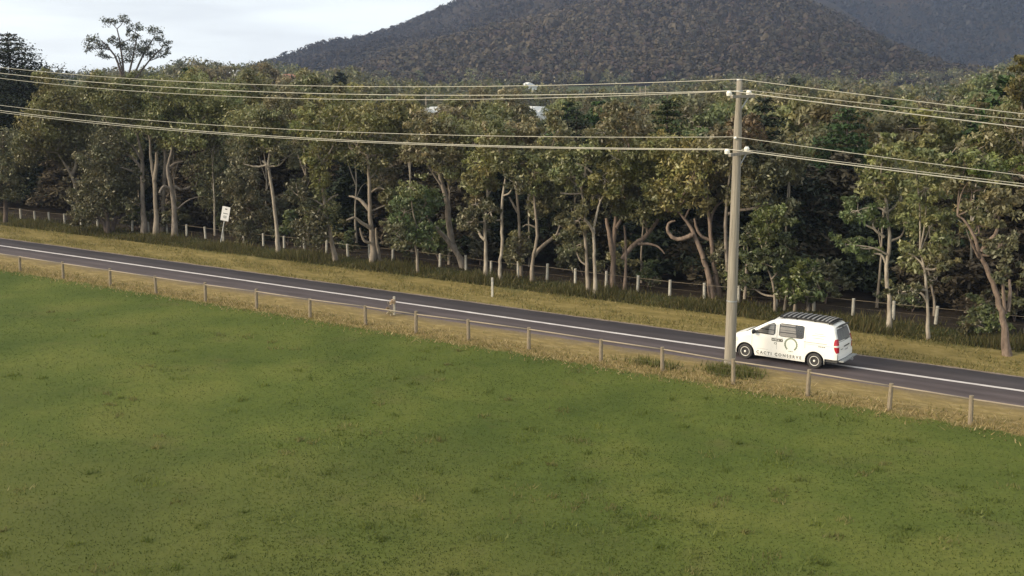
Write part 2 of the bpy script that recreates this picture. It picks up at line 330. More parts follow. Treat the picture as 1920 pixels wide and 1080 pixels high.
# gum trees and shrubs along the far fence: kind, label, foot (x, y), bark, limbs of (x, y, z, radius) points, foliage masses (x, y, z, rx, rz, tone)
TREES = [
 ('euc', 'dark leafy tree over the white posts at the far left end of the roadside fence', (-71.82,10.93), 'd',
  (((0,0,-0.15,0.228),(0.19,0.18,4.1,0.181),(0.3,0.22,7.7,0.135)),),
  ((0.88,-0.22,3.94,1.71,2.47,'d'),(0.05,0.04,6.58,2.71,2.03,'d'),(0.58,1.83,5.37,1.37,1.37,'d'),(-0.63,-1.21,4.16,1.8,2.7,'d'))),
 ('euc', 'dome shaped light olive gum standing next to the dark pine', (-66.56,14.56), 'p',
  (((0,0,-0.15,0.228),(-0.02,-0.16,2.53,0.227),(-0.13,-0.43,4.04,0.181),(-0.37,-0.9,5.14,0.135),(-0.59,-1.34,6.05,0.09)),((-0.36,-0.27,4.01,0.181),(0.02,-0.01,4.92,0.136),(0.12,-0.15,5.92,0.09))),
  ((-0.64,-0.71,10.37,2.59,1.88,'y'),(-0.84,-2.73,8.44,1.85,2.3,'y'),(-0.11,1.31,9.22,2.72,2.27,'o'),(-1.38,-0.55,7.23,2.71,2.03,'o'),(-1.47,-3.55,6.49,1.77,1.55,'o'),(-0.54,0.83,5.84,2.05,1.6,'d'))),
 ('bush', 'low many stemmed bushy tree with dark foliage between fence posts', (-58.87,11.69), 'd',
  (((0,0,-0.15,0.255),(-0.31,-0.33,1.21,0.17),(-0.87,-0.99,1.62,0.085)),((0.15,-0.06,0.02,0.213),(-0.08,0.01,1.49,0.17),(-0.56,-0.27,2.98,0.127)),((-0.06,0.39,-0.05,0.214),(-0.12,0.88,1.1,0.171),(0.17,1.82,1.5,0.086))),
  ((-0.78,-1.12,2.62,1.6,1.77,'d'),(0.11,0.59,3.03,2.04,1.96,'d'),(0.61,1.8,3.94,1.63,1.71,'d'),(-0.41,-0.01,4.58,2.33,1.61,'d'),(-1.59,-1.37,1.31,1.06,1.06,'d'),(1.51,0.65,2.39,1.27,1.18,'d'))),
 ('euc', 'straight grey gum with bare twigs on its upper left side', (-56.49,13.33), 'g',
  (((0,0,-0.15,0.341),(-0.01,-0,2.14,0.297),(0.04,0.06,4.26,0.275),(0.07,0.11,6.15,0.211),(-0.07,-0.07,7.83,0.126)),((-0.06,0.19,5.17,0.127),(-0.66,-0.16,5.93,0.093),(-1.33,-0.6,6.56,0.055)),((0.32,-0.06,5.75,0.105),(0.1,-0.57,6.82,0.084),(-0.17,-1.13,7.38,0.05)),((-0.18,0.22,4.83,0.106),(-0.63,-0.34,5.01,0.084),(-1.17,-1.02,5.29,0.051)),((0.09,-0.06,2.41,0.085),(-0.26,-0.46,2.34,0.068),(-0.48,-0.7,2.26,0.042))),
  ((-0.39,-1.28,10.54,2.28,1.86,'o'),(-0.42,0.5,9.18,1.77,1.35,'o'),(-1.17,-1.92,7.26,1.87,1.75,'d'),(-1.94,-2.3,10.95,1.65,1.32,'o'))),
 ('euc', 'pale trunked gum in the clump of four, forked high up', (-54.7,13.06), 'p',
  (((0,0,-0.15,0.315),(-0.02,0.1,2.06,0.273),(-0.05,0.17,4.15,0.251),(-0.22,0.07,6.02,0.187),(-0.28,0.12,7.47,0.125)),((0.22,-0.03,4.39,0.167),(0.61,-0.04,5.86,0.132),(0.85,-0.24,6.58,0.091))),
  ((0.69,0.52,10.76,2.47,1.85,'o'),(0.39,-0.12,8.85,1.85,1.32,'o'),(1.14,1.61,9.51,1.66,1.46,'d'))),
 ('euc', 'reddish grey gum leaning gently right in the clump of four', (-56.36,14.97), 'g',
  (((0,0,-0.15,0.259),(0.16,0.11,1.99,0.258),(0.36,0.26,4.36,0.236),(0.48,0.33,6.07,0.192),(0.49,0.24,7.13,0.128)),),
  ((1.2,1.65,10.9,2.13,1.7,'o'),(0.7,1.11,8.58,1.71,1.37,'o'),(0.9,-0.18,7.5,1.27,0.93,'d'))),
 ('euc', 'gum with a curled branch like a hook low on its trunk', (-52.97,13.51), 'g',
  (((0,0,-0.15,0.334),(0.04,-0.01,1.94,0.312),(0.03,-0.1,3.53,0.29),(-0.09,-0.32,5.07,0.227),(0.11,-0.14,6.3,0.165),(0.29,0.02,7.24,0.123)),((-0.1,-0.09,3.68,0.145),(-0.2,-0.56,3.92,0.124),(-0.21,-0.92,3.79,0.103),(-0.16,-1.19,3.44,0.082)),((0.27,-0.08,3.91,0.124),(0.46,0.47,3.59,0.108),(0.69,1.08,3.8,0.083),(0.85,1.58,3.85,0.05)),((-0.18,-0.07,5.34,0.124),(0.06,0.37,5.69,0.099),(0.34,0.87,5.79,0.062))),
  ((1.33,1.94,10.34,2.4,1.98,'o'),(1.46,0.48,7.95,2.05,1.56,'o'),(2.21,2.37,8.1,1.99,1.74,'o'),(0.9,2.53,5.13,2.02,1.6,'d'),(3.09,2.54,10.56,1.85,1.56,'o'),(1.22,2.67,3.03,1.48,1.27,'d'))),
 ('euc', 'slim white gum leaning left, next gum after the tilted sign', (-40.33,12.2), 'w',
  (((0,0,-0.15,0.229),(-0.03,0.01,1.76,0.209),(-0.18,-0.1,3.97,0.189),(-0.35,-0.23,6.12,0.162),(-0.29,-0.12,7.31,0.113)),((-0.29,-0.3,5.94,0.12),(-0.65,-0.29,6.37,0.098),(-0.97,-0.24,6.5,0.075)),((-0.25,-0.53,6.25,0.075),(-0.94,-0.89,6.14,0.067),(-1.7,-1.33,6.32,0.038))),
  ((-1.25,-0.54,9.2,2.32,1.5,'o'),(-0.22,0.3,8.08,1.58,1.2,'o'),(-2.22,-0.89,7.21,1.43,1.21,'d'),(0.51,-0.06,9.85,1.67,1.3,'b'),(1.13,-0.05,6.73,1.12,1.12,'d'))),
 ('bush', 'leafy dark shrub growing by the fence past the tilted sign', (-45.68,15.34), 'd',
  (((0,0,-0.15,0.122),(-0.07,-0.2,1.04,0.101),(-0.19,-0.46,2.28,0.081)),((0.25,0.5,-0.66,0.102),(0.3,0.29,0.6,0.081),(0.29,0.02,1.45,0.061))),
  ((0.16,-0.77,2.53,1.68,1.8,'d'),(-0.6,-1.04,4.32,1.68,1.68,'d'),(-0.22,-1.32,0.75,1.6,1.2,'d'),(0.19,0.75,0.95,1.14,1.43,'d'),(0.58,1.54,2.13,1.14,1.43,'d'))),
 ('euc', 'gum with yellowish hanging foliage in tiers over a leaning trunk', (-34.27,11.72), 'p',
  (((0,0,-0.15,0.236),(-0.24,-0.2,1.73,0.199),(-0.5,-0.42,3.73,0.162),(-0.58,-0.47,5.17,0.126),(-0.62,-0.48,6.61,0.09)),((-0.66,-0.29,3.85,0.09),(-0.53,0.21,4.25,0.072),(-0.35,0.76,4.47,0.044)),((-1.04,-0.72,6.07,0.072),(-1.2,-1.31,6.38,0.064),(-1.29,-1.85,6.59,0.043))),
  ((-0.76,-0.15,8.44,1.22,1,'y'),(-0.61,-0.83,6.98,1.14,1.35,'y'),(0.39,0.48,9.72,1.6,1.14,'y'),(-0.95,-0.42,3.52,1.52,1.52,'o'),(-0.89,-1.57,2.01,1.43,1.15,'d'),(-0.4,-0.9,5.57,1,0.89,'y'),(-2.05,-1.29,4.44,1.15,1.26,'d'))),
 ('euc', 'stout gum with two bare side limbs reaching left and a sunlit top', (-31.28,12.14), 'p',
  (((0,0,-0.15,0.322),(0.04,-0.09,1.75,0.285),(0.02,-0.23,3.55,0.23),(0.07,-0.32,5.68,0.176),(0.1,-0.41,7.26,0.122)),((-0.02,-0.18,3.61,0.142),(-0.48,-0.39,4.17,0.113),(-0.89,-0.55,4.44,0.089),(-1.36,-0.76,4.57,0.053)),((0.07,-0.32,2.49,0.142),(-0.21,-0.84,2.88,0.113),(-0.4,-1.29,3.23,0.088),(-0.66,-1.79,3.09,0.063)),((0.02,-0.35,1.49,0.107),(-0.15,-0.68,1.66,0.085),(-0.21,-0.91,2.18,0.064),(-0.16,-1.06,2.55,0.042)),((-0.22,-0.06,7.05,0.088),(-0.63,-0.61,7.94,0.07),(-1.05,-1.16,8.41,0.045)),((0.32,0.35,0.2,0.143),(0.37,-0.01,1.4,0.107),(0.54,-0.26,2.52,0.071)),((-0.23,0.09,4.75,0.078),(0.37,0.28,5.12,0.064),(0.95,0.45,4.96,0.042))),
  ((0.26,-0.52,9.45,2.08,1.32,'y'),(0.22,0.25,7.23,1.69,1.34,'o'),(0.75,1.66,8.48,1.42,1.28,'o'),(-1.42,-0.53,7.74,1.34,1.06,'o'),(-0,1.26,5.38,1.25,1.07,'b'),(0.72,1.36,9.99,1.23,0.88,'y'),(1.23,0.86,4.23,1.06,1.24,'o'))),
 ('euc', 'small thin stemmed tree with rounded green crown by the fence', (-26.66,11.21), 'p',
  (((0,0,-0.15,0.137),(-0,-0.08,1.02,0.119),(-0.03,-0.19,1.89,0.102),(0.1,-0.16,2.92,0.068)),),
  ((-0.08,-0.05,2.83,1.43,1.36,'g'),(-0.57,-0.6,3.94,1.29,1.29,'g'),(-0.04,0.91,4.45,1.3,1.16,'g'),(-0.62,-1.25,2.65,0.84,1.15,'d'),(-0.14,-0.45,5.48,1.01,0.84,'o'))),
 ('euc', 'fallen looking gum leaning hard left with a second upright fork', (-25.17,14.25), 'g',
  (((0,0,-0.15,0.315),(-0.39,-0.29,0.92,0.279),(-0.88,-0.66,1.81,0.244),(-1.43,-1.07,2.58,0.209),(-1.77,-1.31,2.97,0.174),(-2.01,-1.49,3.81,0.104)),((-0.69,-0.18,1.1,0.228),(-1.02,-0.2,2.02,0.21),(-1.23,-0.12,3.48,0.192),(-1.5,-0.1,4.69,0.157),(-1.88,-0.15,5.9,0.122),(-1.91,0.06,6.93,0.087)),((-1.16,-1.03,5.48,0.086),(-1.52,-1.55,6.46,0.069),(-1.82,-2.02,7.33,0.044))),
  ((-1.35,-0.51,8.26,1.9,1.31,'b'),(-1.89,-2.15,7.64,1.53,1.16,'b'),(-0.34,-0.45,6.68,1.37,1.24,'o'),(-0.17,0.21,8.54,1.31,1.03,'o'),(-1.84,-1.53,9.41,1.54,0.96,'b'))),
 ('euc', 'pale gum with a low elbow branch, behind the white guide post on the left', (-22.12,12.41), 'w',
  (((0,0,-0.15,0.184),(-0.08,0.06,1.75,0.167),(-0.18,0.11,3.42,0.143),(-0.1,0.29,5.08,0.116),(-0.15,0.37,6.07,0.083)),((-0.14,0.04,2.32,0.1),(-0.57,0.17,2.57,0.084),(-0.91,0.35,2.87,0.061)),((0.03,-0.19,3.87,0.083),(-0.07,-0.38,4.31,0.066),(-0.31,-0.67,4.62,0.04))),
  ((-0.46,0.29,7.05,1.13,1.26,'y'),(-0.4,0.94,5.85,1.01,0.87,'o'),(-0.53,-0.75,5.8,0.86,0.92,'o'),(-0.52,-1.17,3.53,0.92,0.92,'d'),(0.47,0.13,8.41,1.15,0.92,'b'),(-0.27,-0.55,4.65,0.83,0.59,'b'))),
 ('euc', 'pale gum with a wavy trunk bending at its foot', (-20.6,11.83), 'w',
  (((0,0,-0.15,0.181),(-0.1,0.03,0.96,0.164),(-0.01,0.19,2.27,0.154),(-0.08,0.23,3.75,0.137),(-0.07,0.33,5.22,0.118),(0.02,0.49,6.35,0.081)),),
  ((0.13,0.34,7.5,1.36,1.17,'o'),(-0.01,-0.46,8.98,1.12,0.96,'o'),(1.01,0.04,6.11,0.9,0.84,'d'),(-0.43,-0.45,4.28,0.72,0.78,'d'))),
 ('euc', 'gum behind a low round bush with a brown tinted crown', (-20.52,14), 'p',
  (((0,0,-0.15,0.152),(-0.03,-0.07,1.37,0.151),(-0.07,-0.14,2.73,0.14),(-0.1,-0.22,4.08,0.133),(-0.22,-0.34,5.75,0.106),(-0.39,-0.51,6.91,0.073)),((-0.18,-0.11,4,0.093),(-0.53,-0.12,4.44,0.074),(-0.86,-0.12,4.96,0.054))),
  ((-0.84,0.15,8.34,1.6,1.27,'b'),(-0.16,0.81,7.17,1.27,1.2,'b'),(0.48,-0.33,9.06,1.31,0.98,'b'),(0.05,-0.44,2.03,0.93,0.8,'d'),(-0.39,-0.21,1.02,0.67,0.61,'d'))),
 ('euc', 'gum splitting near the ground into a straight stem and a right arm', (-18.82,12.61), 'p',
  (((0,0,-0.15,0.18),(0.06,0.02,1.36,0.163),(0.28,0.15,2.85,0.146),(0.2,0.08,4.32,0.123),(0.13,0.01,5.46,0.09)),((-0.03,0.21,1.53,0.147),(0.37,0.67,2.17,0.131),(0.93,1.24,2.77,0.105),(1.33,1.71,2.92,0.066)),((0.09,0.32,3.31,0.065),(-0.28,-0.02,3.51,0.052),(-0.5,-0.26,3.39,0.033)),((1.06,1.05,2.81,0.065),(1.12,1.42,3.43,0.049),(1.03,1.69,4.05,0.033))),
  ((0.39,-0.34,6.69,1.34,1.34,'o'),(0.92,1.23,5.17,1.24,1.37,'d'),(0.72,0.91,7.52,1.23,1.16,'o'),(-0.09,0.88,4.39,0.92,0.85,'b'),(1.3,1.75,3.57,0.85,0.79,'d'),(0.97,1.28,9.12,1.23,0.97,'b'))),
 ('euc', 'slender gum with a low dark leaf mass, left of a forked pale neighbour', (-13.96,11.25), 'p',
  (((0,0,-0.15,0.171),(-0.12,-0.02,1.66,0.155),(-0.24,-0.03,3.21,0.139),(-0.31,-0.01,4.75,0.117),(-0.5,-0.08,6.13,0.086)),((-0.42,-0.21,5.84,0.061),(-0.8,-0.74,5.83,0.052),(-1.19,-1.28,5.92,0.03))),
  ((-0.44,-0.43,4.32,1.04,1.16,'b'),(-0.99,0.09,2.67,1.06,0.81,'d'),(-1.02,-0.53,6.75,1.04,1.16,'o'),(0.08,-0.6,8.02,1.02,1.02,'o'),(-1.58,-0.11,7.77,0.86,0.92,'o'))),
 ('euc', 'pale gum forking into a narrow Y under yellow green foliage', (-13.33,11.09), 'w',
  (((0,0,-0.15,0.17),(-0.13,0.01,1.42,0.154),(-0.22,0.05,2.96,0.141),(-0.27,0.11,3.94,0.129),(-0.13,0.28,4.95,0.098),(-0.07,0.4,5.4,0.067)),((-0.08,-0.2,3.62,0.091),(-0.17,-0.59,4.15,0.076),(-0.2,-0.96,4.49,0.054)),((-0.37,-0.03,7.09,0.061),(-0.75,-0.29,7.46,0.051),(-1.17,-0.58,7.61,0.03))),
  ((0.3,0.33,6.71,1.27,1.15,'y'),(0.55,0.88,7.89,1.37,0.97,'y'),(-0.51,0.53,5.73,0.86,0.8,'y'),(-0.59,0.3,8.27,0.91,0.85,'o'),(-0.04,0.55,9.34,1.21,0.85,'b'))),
 ('euc', 'gum with bark darkened as shade and two close upright stems', (-13.7,13.73), 'r',
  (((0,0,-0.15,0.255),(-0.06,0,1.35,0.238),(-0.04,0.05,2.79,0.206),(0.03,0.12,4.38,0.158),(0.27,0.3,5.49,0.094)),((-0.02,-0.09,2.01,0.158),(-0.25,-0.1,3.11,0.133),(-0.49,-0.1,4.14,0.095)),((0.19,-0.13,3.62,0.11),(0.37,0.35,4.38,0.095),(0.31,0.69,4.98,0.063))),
  ((0.89,0.23,7.15,1.71,1.12,'y'),(-0.15,1.05,5.46,1.21,1.02,'d'),(0.16,-0.43,4.92,0.78,0.69,'d'),(0.44,0.5,9.54,1.56,1.06,'b'),(-0.08,-0.19,10.32,1.24,0.62,'b'))),
 ('euc', 'thin gum with a long reddish arm slanting up to the right', (-12.81,13.5), 'r',
  (((0,0,-0.15,0.142),(0.06,-0.02,1.32,0.132),(0.06,-0.07,2.76,0.119),(-0.02,-0.16,3.86,0.078)),((-0.3,0.15,1.81,0.142),(0.12,0.6,2.52,0.158),(0.7,1.14,3.14,0.142),(1.15,1.6,3.92,0.11),(1.32,1.92,4.53,0.063)),((0.5,0.61,2.71,0.094),(1.2,0.77,2.75,0.078),(1.76,0.84,2.6,0.062),(2.16,0.83,2.25,0.037)),((1.22,0.43,3.42,0.078),(0.96,0.61,4.17,0.062),(0.55,0.71,4.76,0.041))),
  ((1.79,0.12,6.65,1.59,1.41,'y'),(1.02,-0.3,4.88,1.29,1.11,'o'),(1.67,1.08,8.21,1.7,1.11,'y'),(1.13,-0.21,8.41,1.22,0.98,'y'),(2.01,0.92,4.83,0.93,0.87,'o'))),
 ('euc', 'leaning gum with a thick looping branch below its crown', (-7.33,14.05), 'r',
  (((0,0,-0.15,0.273),(-0.37,-0.09,1.42,0.243),(-0.82,-0.21,2.78,0.212),(-1.29,-0.34,3.83,0.166),(-1.74,-0.47,4.48,0.121),(-2.2,-0.6,5.01,0.085)),((-1.15,-0.61,3.63,0.151),(-1.51,-0.74,3.46,0.13),(-1.94,-0.89,3.35,0.121),(-2.31,-1.02,3.55,0.106),(-2.5,-1.07,3.97,0.091),(-2.42,-0.99,4.27,0.076),(-2.14,-0.81,4.39,0.054)),((-2.94,-1.05,6.22,0.076),(-3.51,-1.13,6.19,0.061),(-4.08,-1.21,6.01,0.037))),
  ((-2.51,-0.44,5.89,1.4,1.21,'y'),(-0.9,-1.19,6.93,1.48,1.24,'y'),(-2.3,-0.11,8.21,1.57,1.09,'y'),(-3.06,-1.12,5.61,1.03,0.91,'o'),(-1.01,-0.21,5.5,1.02,0.84,'o'),(-0.4,-0.98,8.27,1.03,0.88,'o'))),
 ('euc', 'crooked gum with many bending arms close behind the power pole', (-7.17,14.55), 'r',
  (((0,0,-0.15,0.229),(-0.3,-0.19,1.7,0.213),(-0.48,-0.34,3.24,0.182),(-0.64,-0.46,4.76,0.151),(-0.73,-0.56,5.97,0.105)),((-0.57,-0.29,3.31,0.106),(-0.99,-0.55,3.49,0.091),(-1.24,-0.73,3.98,0.079),(-1.34,-0.85,4.54,0.054)),((-0.58,-0.42,4.3,0.09),(-0.54,-0.12,4.88,0.082),(-0.36,0.25,5.32,0.073),(-0.04,0.68,5.51,0.045)),((-0.75,-0.55,5.51,0.075),(-0.97,-1.02,5.96,0.06),(-1.05,-1.42,6.41,0.042))),
  ((-0.99,0.55,7.08,1.46,1.4,'b'),(-0.36,0.27,8.84,1.38,1.14,'b'),(-1.28,-0.55,6.54,1.02,1.02,'b'),(-0.7,0.71,5.86,0.91,0.73,'b'),(-0.01,-0.17,2.49,0.76,1.21,'d'))),
 ('euc', 'dusky brown gum filling the space right of the power pole', (-6.28,14.2), 'g',
  (((0,0,-0.15,0.181),(-0.31,-0.24,2.6,0.165),(-0.36,-0.37,4.72,0.149),(-0.24,-0.42,6.51,0.103)),((-0.48,-0.03,4.82,0.105),(0.37,0.04,5.08,0.089),(1.28,0.12,5.31,0.071),(2.06,0.16,5.57,0.044)),((-0.39,-0.09,2.87,0.075),(0.36,-0.13,3.15,0.065),(1.02,-0.2,3.28,0.044)),((-0.45,0.09,6.01,0.075),(0.34,0.38,6.33,0.059),(1.14,0.68,6.65,0.044))),
  ((0.77,-0.12,6.31,1.82,1.24,'b'),(0.62,-0.32,9.32,1.22,1.17,'r'),(1.76,0.66,6.98,1.32,1.18,'d'),(0.06,-0.93,8.03,1.22,1.22,'b'),(1.93,1.22,5.01,1.19,1.01,'d'),(1.26,1.38,8.23,0.95,0.89,'b'))),
 ('bush', 'green leafy sapling standing right of the power pole and behind the van', (-2.94,12.32), 'p',
  (((0,0,-0.15,0.115),(-0.05,-0.03,0.82,0.103),(-0.24,-0.12,1.82,0.085),(-0.64,-0.28,2.88,0.057),(-0.48,-0.23,4.26,0.042)),((-0.2,-0.2,1.75,0.057),(0.26,-0.22,2.32,0.042)),((-1.46,-0.72,0.63,0.086),(-1.52,-0.51,1.61,0.072),(-1.59,-0.3,2.44,0.057))),
  ((-0.24,-0.84,4.69,1.12,1.18,'G'),(-1.55,-0.3,3.03,0.92,1.09,'g'),(-0.49,-0.6,2.65,0.99,0.85,'g'),(0.04,0.44,3.36,0.8,0.97,'g'),(-1.72,-0.27,1.55,0.87,0.81,'g'),(-1.37,0.11,4.15,0.86,0.86,'g'))),
 ('bush', 'bright rounded green bush directly behind the van roof', (-2.07,12.93), 'p',
  (((0,0,-0.15,0.115),(0,0.05,0.81,0.086),(0.16,0.16,1.68,0.057)),((-0.54,-0.14,-0.04,0.086),(-0.58,0.18,0.72,0.072),(-0.62,0.51,1.26,0.043)),((0.72,0.05,0.08,0.085),(0.59,0.22,0.85,0.057))),
  ((0.51,-0.03,2.17,1.02,0.96,'G'),(0.1,-0.55,1.26,0.91,0.79,'G'),(1.25,0.04,1.38,0.85,0.79,'g'),(-0.7,0.05,1.9,0.8,0.75,'g'),(0.9,-0.55,1,1.01,0.62,'G'))),
 ('euc', 'tall wavy white gum whose foot stands clear in the grass right of the van', (3.48,11.31), 'w',
  (((0,0,-0.15,0.186),(-0.07,0.08,1.26,0.167),(-0.28,0.11,2.44,0.159),(-0.37,0.18,3.23,0.154),(-0.32,0.29,4.43,0.14),(-0.54,0.33,5.87,0.119),(-0.79,0.35,7.18,0.079)),((-0.48,-0.16,4.68,0.079),(-0.8,-0.48,5.04,0.066),(-1.23,-0.83,5.31,0.042)),((-0.44,-0.08,5.86,0.068),(-0.72,-0.07,6.06,0.058),(-1.04,-0.08,6.09,0.04)),((-0.31,0.02,3.79,0.053),(-0.82,-0.42,4.12,0.042),(-1.59,-0.93,4.28,0.026))),
  ((-1.14,0.2,7.22,1.11,1.21,'o'),(-1.62,-0.86,5.97,0.89,0.89,'g'),(-0.46,0.42,8.03,1.21,1.1,'o'),(-2.09,0.01,4.18,1.23,0.38,'g'),(0.37,0.41,5.4,1,1.18,'o'),(-0.92,-0.33,5.51,0.79,0.74,'g'),(-0.07,0.95,6.64,0.9,0.85,'o'),(-1.34,0.44,3.65,0.97,0.43,'g'),(-0.6,-0.73,8.95,0.88,0.77,'o'))),
 ('euc', 'thin white gum with a leafy side branch low on its left', (5.59,10.59), 'w',
  (((0,0,-0.15,0.129),(-0.09,-0.05,1.24,0.116),(-0.2,-0.1,2.41,0.108),(-0.35,-0.17,3.45,0.089),(-0.58,-0.25,4.34,0.064)),((-0.21,0.17,1.82,0.067),(-0.57,0.39,2.14,0.057),(-1.02,0.6,2.16,0.05),(-1.58,0.77,2.05,0.032))),
  ((-0.99,0.19,3.99,1.14,0.93,'o'),(-1.4,-0.05,2.25,0.68,0.42,'d'),(-0.33,0.17,5.34,1.28,1.07,'o'),(-0.71,-0.72,2.58,0.46,0.36,'d'),(0.3,-0.09,3.62,0.71,0.71,'b'),(-0.97,-0.68,8.67,1.13,0.95,'o'),(-0.34,-0.87,7.34,1.12,1,'o'))),
 ('euc', 'short forked gum stem in shade behind the thin white gum', (4.45,15.91), 'p',
  (((0,0,-0.15,0.112),(-0.07,-0.01,0.77,0.101),(-0.29,-0.05,1.75,0.084),(-0.46,-0.09,2.44,0.056)),),
  ((-0.51,0.5,2.93,0.84,0.73,'b'),(0.08,0.7,3.52,0.84,0.73,'b'),(0.13,-0.66,2.02,0.5,0.39,'b'))),
 ('euc', 'gum with a long bare limb arching up to the left near the right edge', (5.16,20.78), 'p',
  (((0,0,-0.15,0.163),(-0.26,-0.08,1.25,0.148),(-0.66,-0.19,2.43,0.133),(-0.99,-0.29,3.46,0.124),(-1.65,-0.46,4.23,0.112),(-2.21,-0.61,4.59,0.089),(-2.69,-0.73,4.81,0.059)),((-0.06,-0.29,0.22,0.104),(-0.64,-0.21,0.93,0.095),(-1.08,-0.11,1.63,0.083),(-1.45,0.02,2.69,0.06)),((-1.02,-0.36,1.64,0.077),(-1.49,-0.51,1.88,0.071),(-2.1,-0.68,2.24,0.042)),((0.49,-0.01,0.27,0.103),(0.51,0.02,1.17,0.088),(0.42,0.01,2.05,0.065))),
  ((-2.21,-0.21,6.55,1.63,1.33,'o'),(-3.27,-0.16,5.38,1.02,1.08,'o'),(-1.51,0.07,4.42,1.34,1.01,'o'),(-1.35,0.68,6.17,1.01,1.01,'b'),(-1.15,-0.02,3.56,0.77,0.71,'o'),(-0.84,0.47,1.42,0.84,0.84,'d'))),
 ('euc', 'thick gum with a V fork high up, the one nearest the right end', (9.44,9.66), 'r',
  (((0,0,-0.15,0.269),(-0.26,-0.1,1.34,0.232),(-0.6,-0.23,2.69,0.195),(-1.07,-0.37,3.9,0.17),(-1.42,-0.49,4.62,0.146),(-1.73,-0.61,5.47,0.109),(-2.12,-0.74,6.14,0.085),(-2.45,-0.86,6.37,0.049)),((-1.37,-0.55,4.75,0.121),(-1.16,-0.38,5.19,0.109),(-0.9,-0.2,5.56,0.092),(-0.81,-0.06,6.09,0.06)),((-1.44,-0.56,4.5,0.073),(-1.63,-0.88,4.97,0.06),(-1.73,-1.17,5.41,0.048)),((-0.26,0.01,1.94,0.098),(-0.34,-0.22,2.84,0.085),(-0.38,-0.45,3.49,0.06)),((-0.16,0.07,2.02,0.098),(-0.18,0.36,2.77,0.086),(-0.31,0.64,3.41,0.061))),
  ((-1.98,-0.5,7.44,1.45,1.02,'b'),(-0.57,-0.39,6.62,0.91,1.01,'b'),(-1.36,-0.64,8.87,1.24,0.86,'G'),(-0.56,-0.67,5.08,0.72,0.82,'d'),(-2.28,-0.75,8.6,1.01,0.82,'o'),(-0.98,-0.18,7.78,0.82,0.67,'o'),(-0.11,-0.8,3.93,0.62,0.81,'d'),(-1.72,0.11,5.88,0.69,0.59,'o'))),
 ('bush', 'low green shrub at the foot of the thick leaning gum', (7.52,12.64), 'p',
  (((0,0,-0.15,0.065),(-0.11,-0.05,0.72,0.052),(-0.27,-0.11,1.37,0.039)),((0.23,0.33,-0.09,0.065),(0.28,0.5,0.8,0.039))),
  ((-0.33,0.17,1.26,0.73,0.63,'g'),(0.62,-0.48,1.12,0.72,0.62,'g'),(0.14,-0.59,0.66,0.88,0.46,'g'),(-0.4,-0.9,0.57,0.57,0.46,'d'),(0.63,0.9,0.18,0.58,0.47,'d'))),
 ('euc', 'tall sunlit gum cut by the right edge of the view', (8.76,18.39), 'p',
  (((0,0,-0.15,0.223),(-0.23,-0.12,3.38,0.193),(-0.74,-0.3,7.23,0.137),(-1.18,-0.46,10.21,0.082)),((-0.73,-0.07,8.31,0.082),(-1.65,-0.49,9.66,0.055))),
  ((-1.87,-0.79,10.07,1.31,1.23,'o'),(-1.4,-0.54,12.35,0.87,1.22,'y'),(-0.9,0.58,10.59,1.24,1.37,'o'),(-2.48,-0.08,9.07,1.05,0.89,'G'),(-0.87,-0.03,8.3,1.1,0.99,'o'),(-0.92,-1.03,13.41,0.8,0.67,'y'),(-0.04,0.5,6.11,1.24,1.52,'d'))),
 ('euc', 'tall sparse gum with open crown alone against the bright sky', (-121.4,61.57), 'd',
  (((0,0,-0.15,0.308),(0.13,0.28,7.97,0.244),(-0.06,0.15,11.73,0.213),(-0.45,-0.25,14.71,0.151)),((0.4,0.13,8.73,0.19),(-0.27,-0.46,13.59,0.151),(-0.95,-1.07,15.45,0.113),(-1.82,-1.93,16.77,0.075)),((0.24,0.18,10.23,0.167),(1.08,1.12,14.71,0.121),(1.61,1.65,17.68,0.076)),((0.02,0.14,12.48,0.152),(-0.05,-0.08,16.19,0.113),(-0.18,-0.37,18.4,0.075)),((0.38,0.41,9.86,0.152),(1.77,2.24,14.72,0.122),(2.81,3.63,17.34,0.076)),((0.25,0.53,10.23,0.152),(1.88,3.21,13.98,0.107),(2.8,4.95,15.87,0.077))),
  ((-0.83,-1.14,19.42,1.2,0.68,'s'),(0.31,0.26,19.73,1.05,0.6,'s'),(1.92,1.39,18.7,0.98,0.68,'s'),(1.41,1.05,17.23,0.91,0.68,'s'),(-2.99,-2.41,16.63,1.13,1.06,'s'),(-2.25,-1.49,16.04,0.91,0.6,'s'),(2.29,4.29,18.18,1.22,0.69,'s'),(2.96,4.43,16.98,0.92,0.61,'s'),(4.19,4.69,16.07,0.69,0.69,'s'),(-0.13,0.34,16.2,0.91,1.06,'s'),(1.69,1.17,15.75,1.21,1.06,'s'),(2.16,2.79,16.36,0.76,0.76,'s'),(1.15,2.76,15.18,1.22,0.92,'s'),(-0.4,-1.2,16.91,0.6,0.75,'s'),(0.21,0.87,14.57,1.37,0.76,'s'),(2.22,4.13,14.88,1.07,0.77,'s'),(-2.21,-3.92,15.64,0.6,0.75,'s'),(0.7,1.21,18.28,0.6,0.45,'s'),(4.06,4.35,15.1,0.61,0.69,'s'),(-0.99,-2.24,14.84,0.9,0.6,'s'))),
]
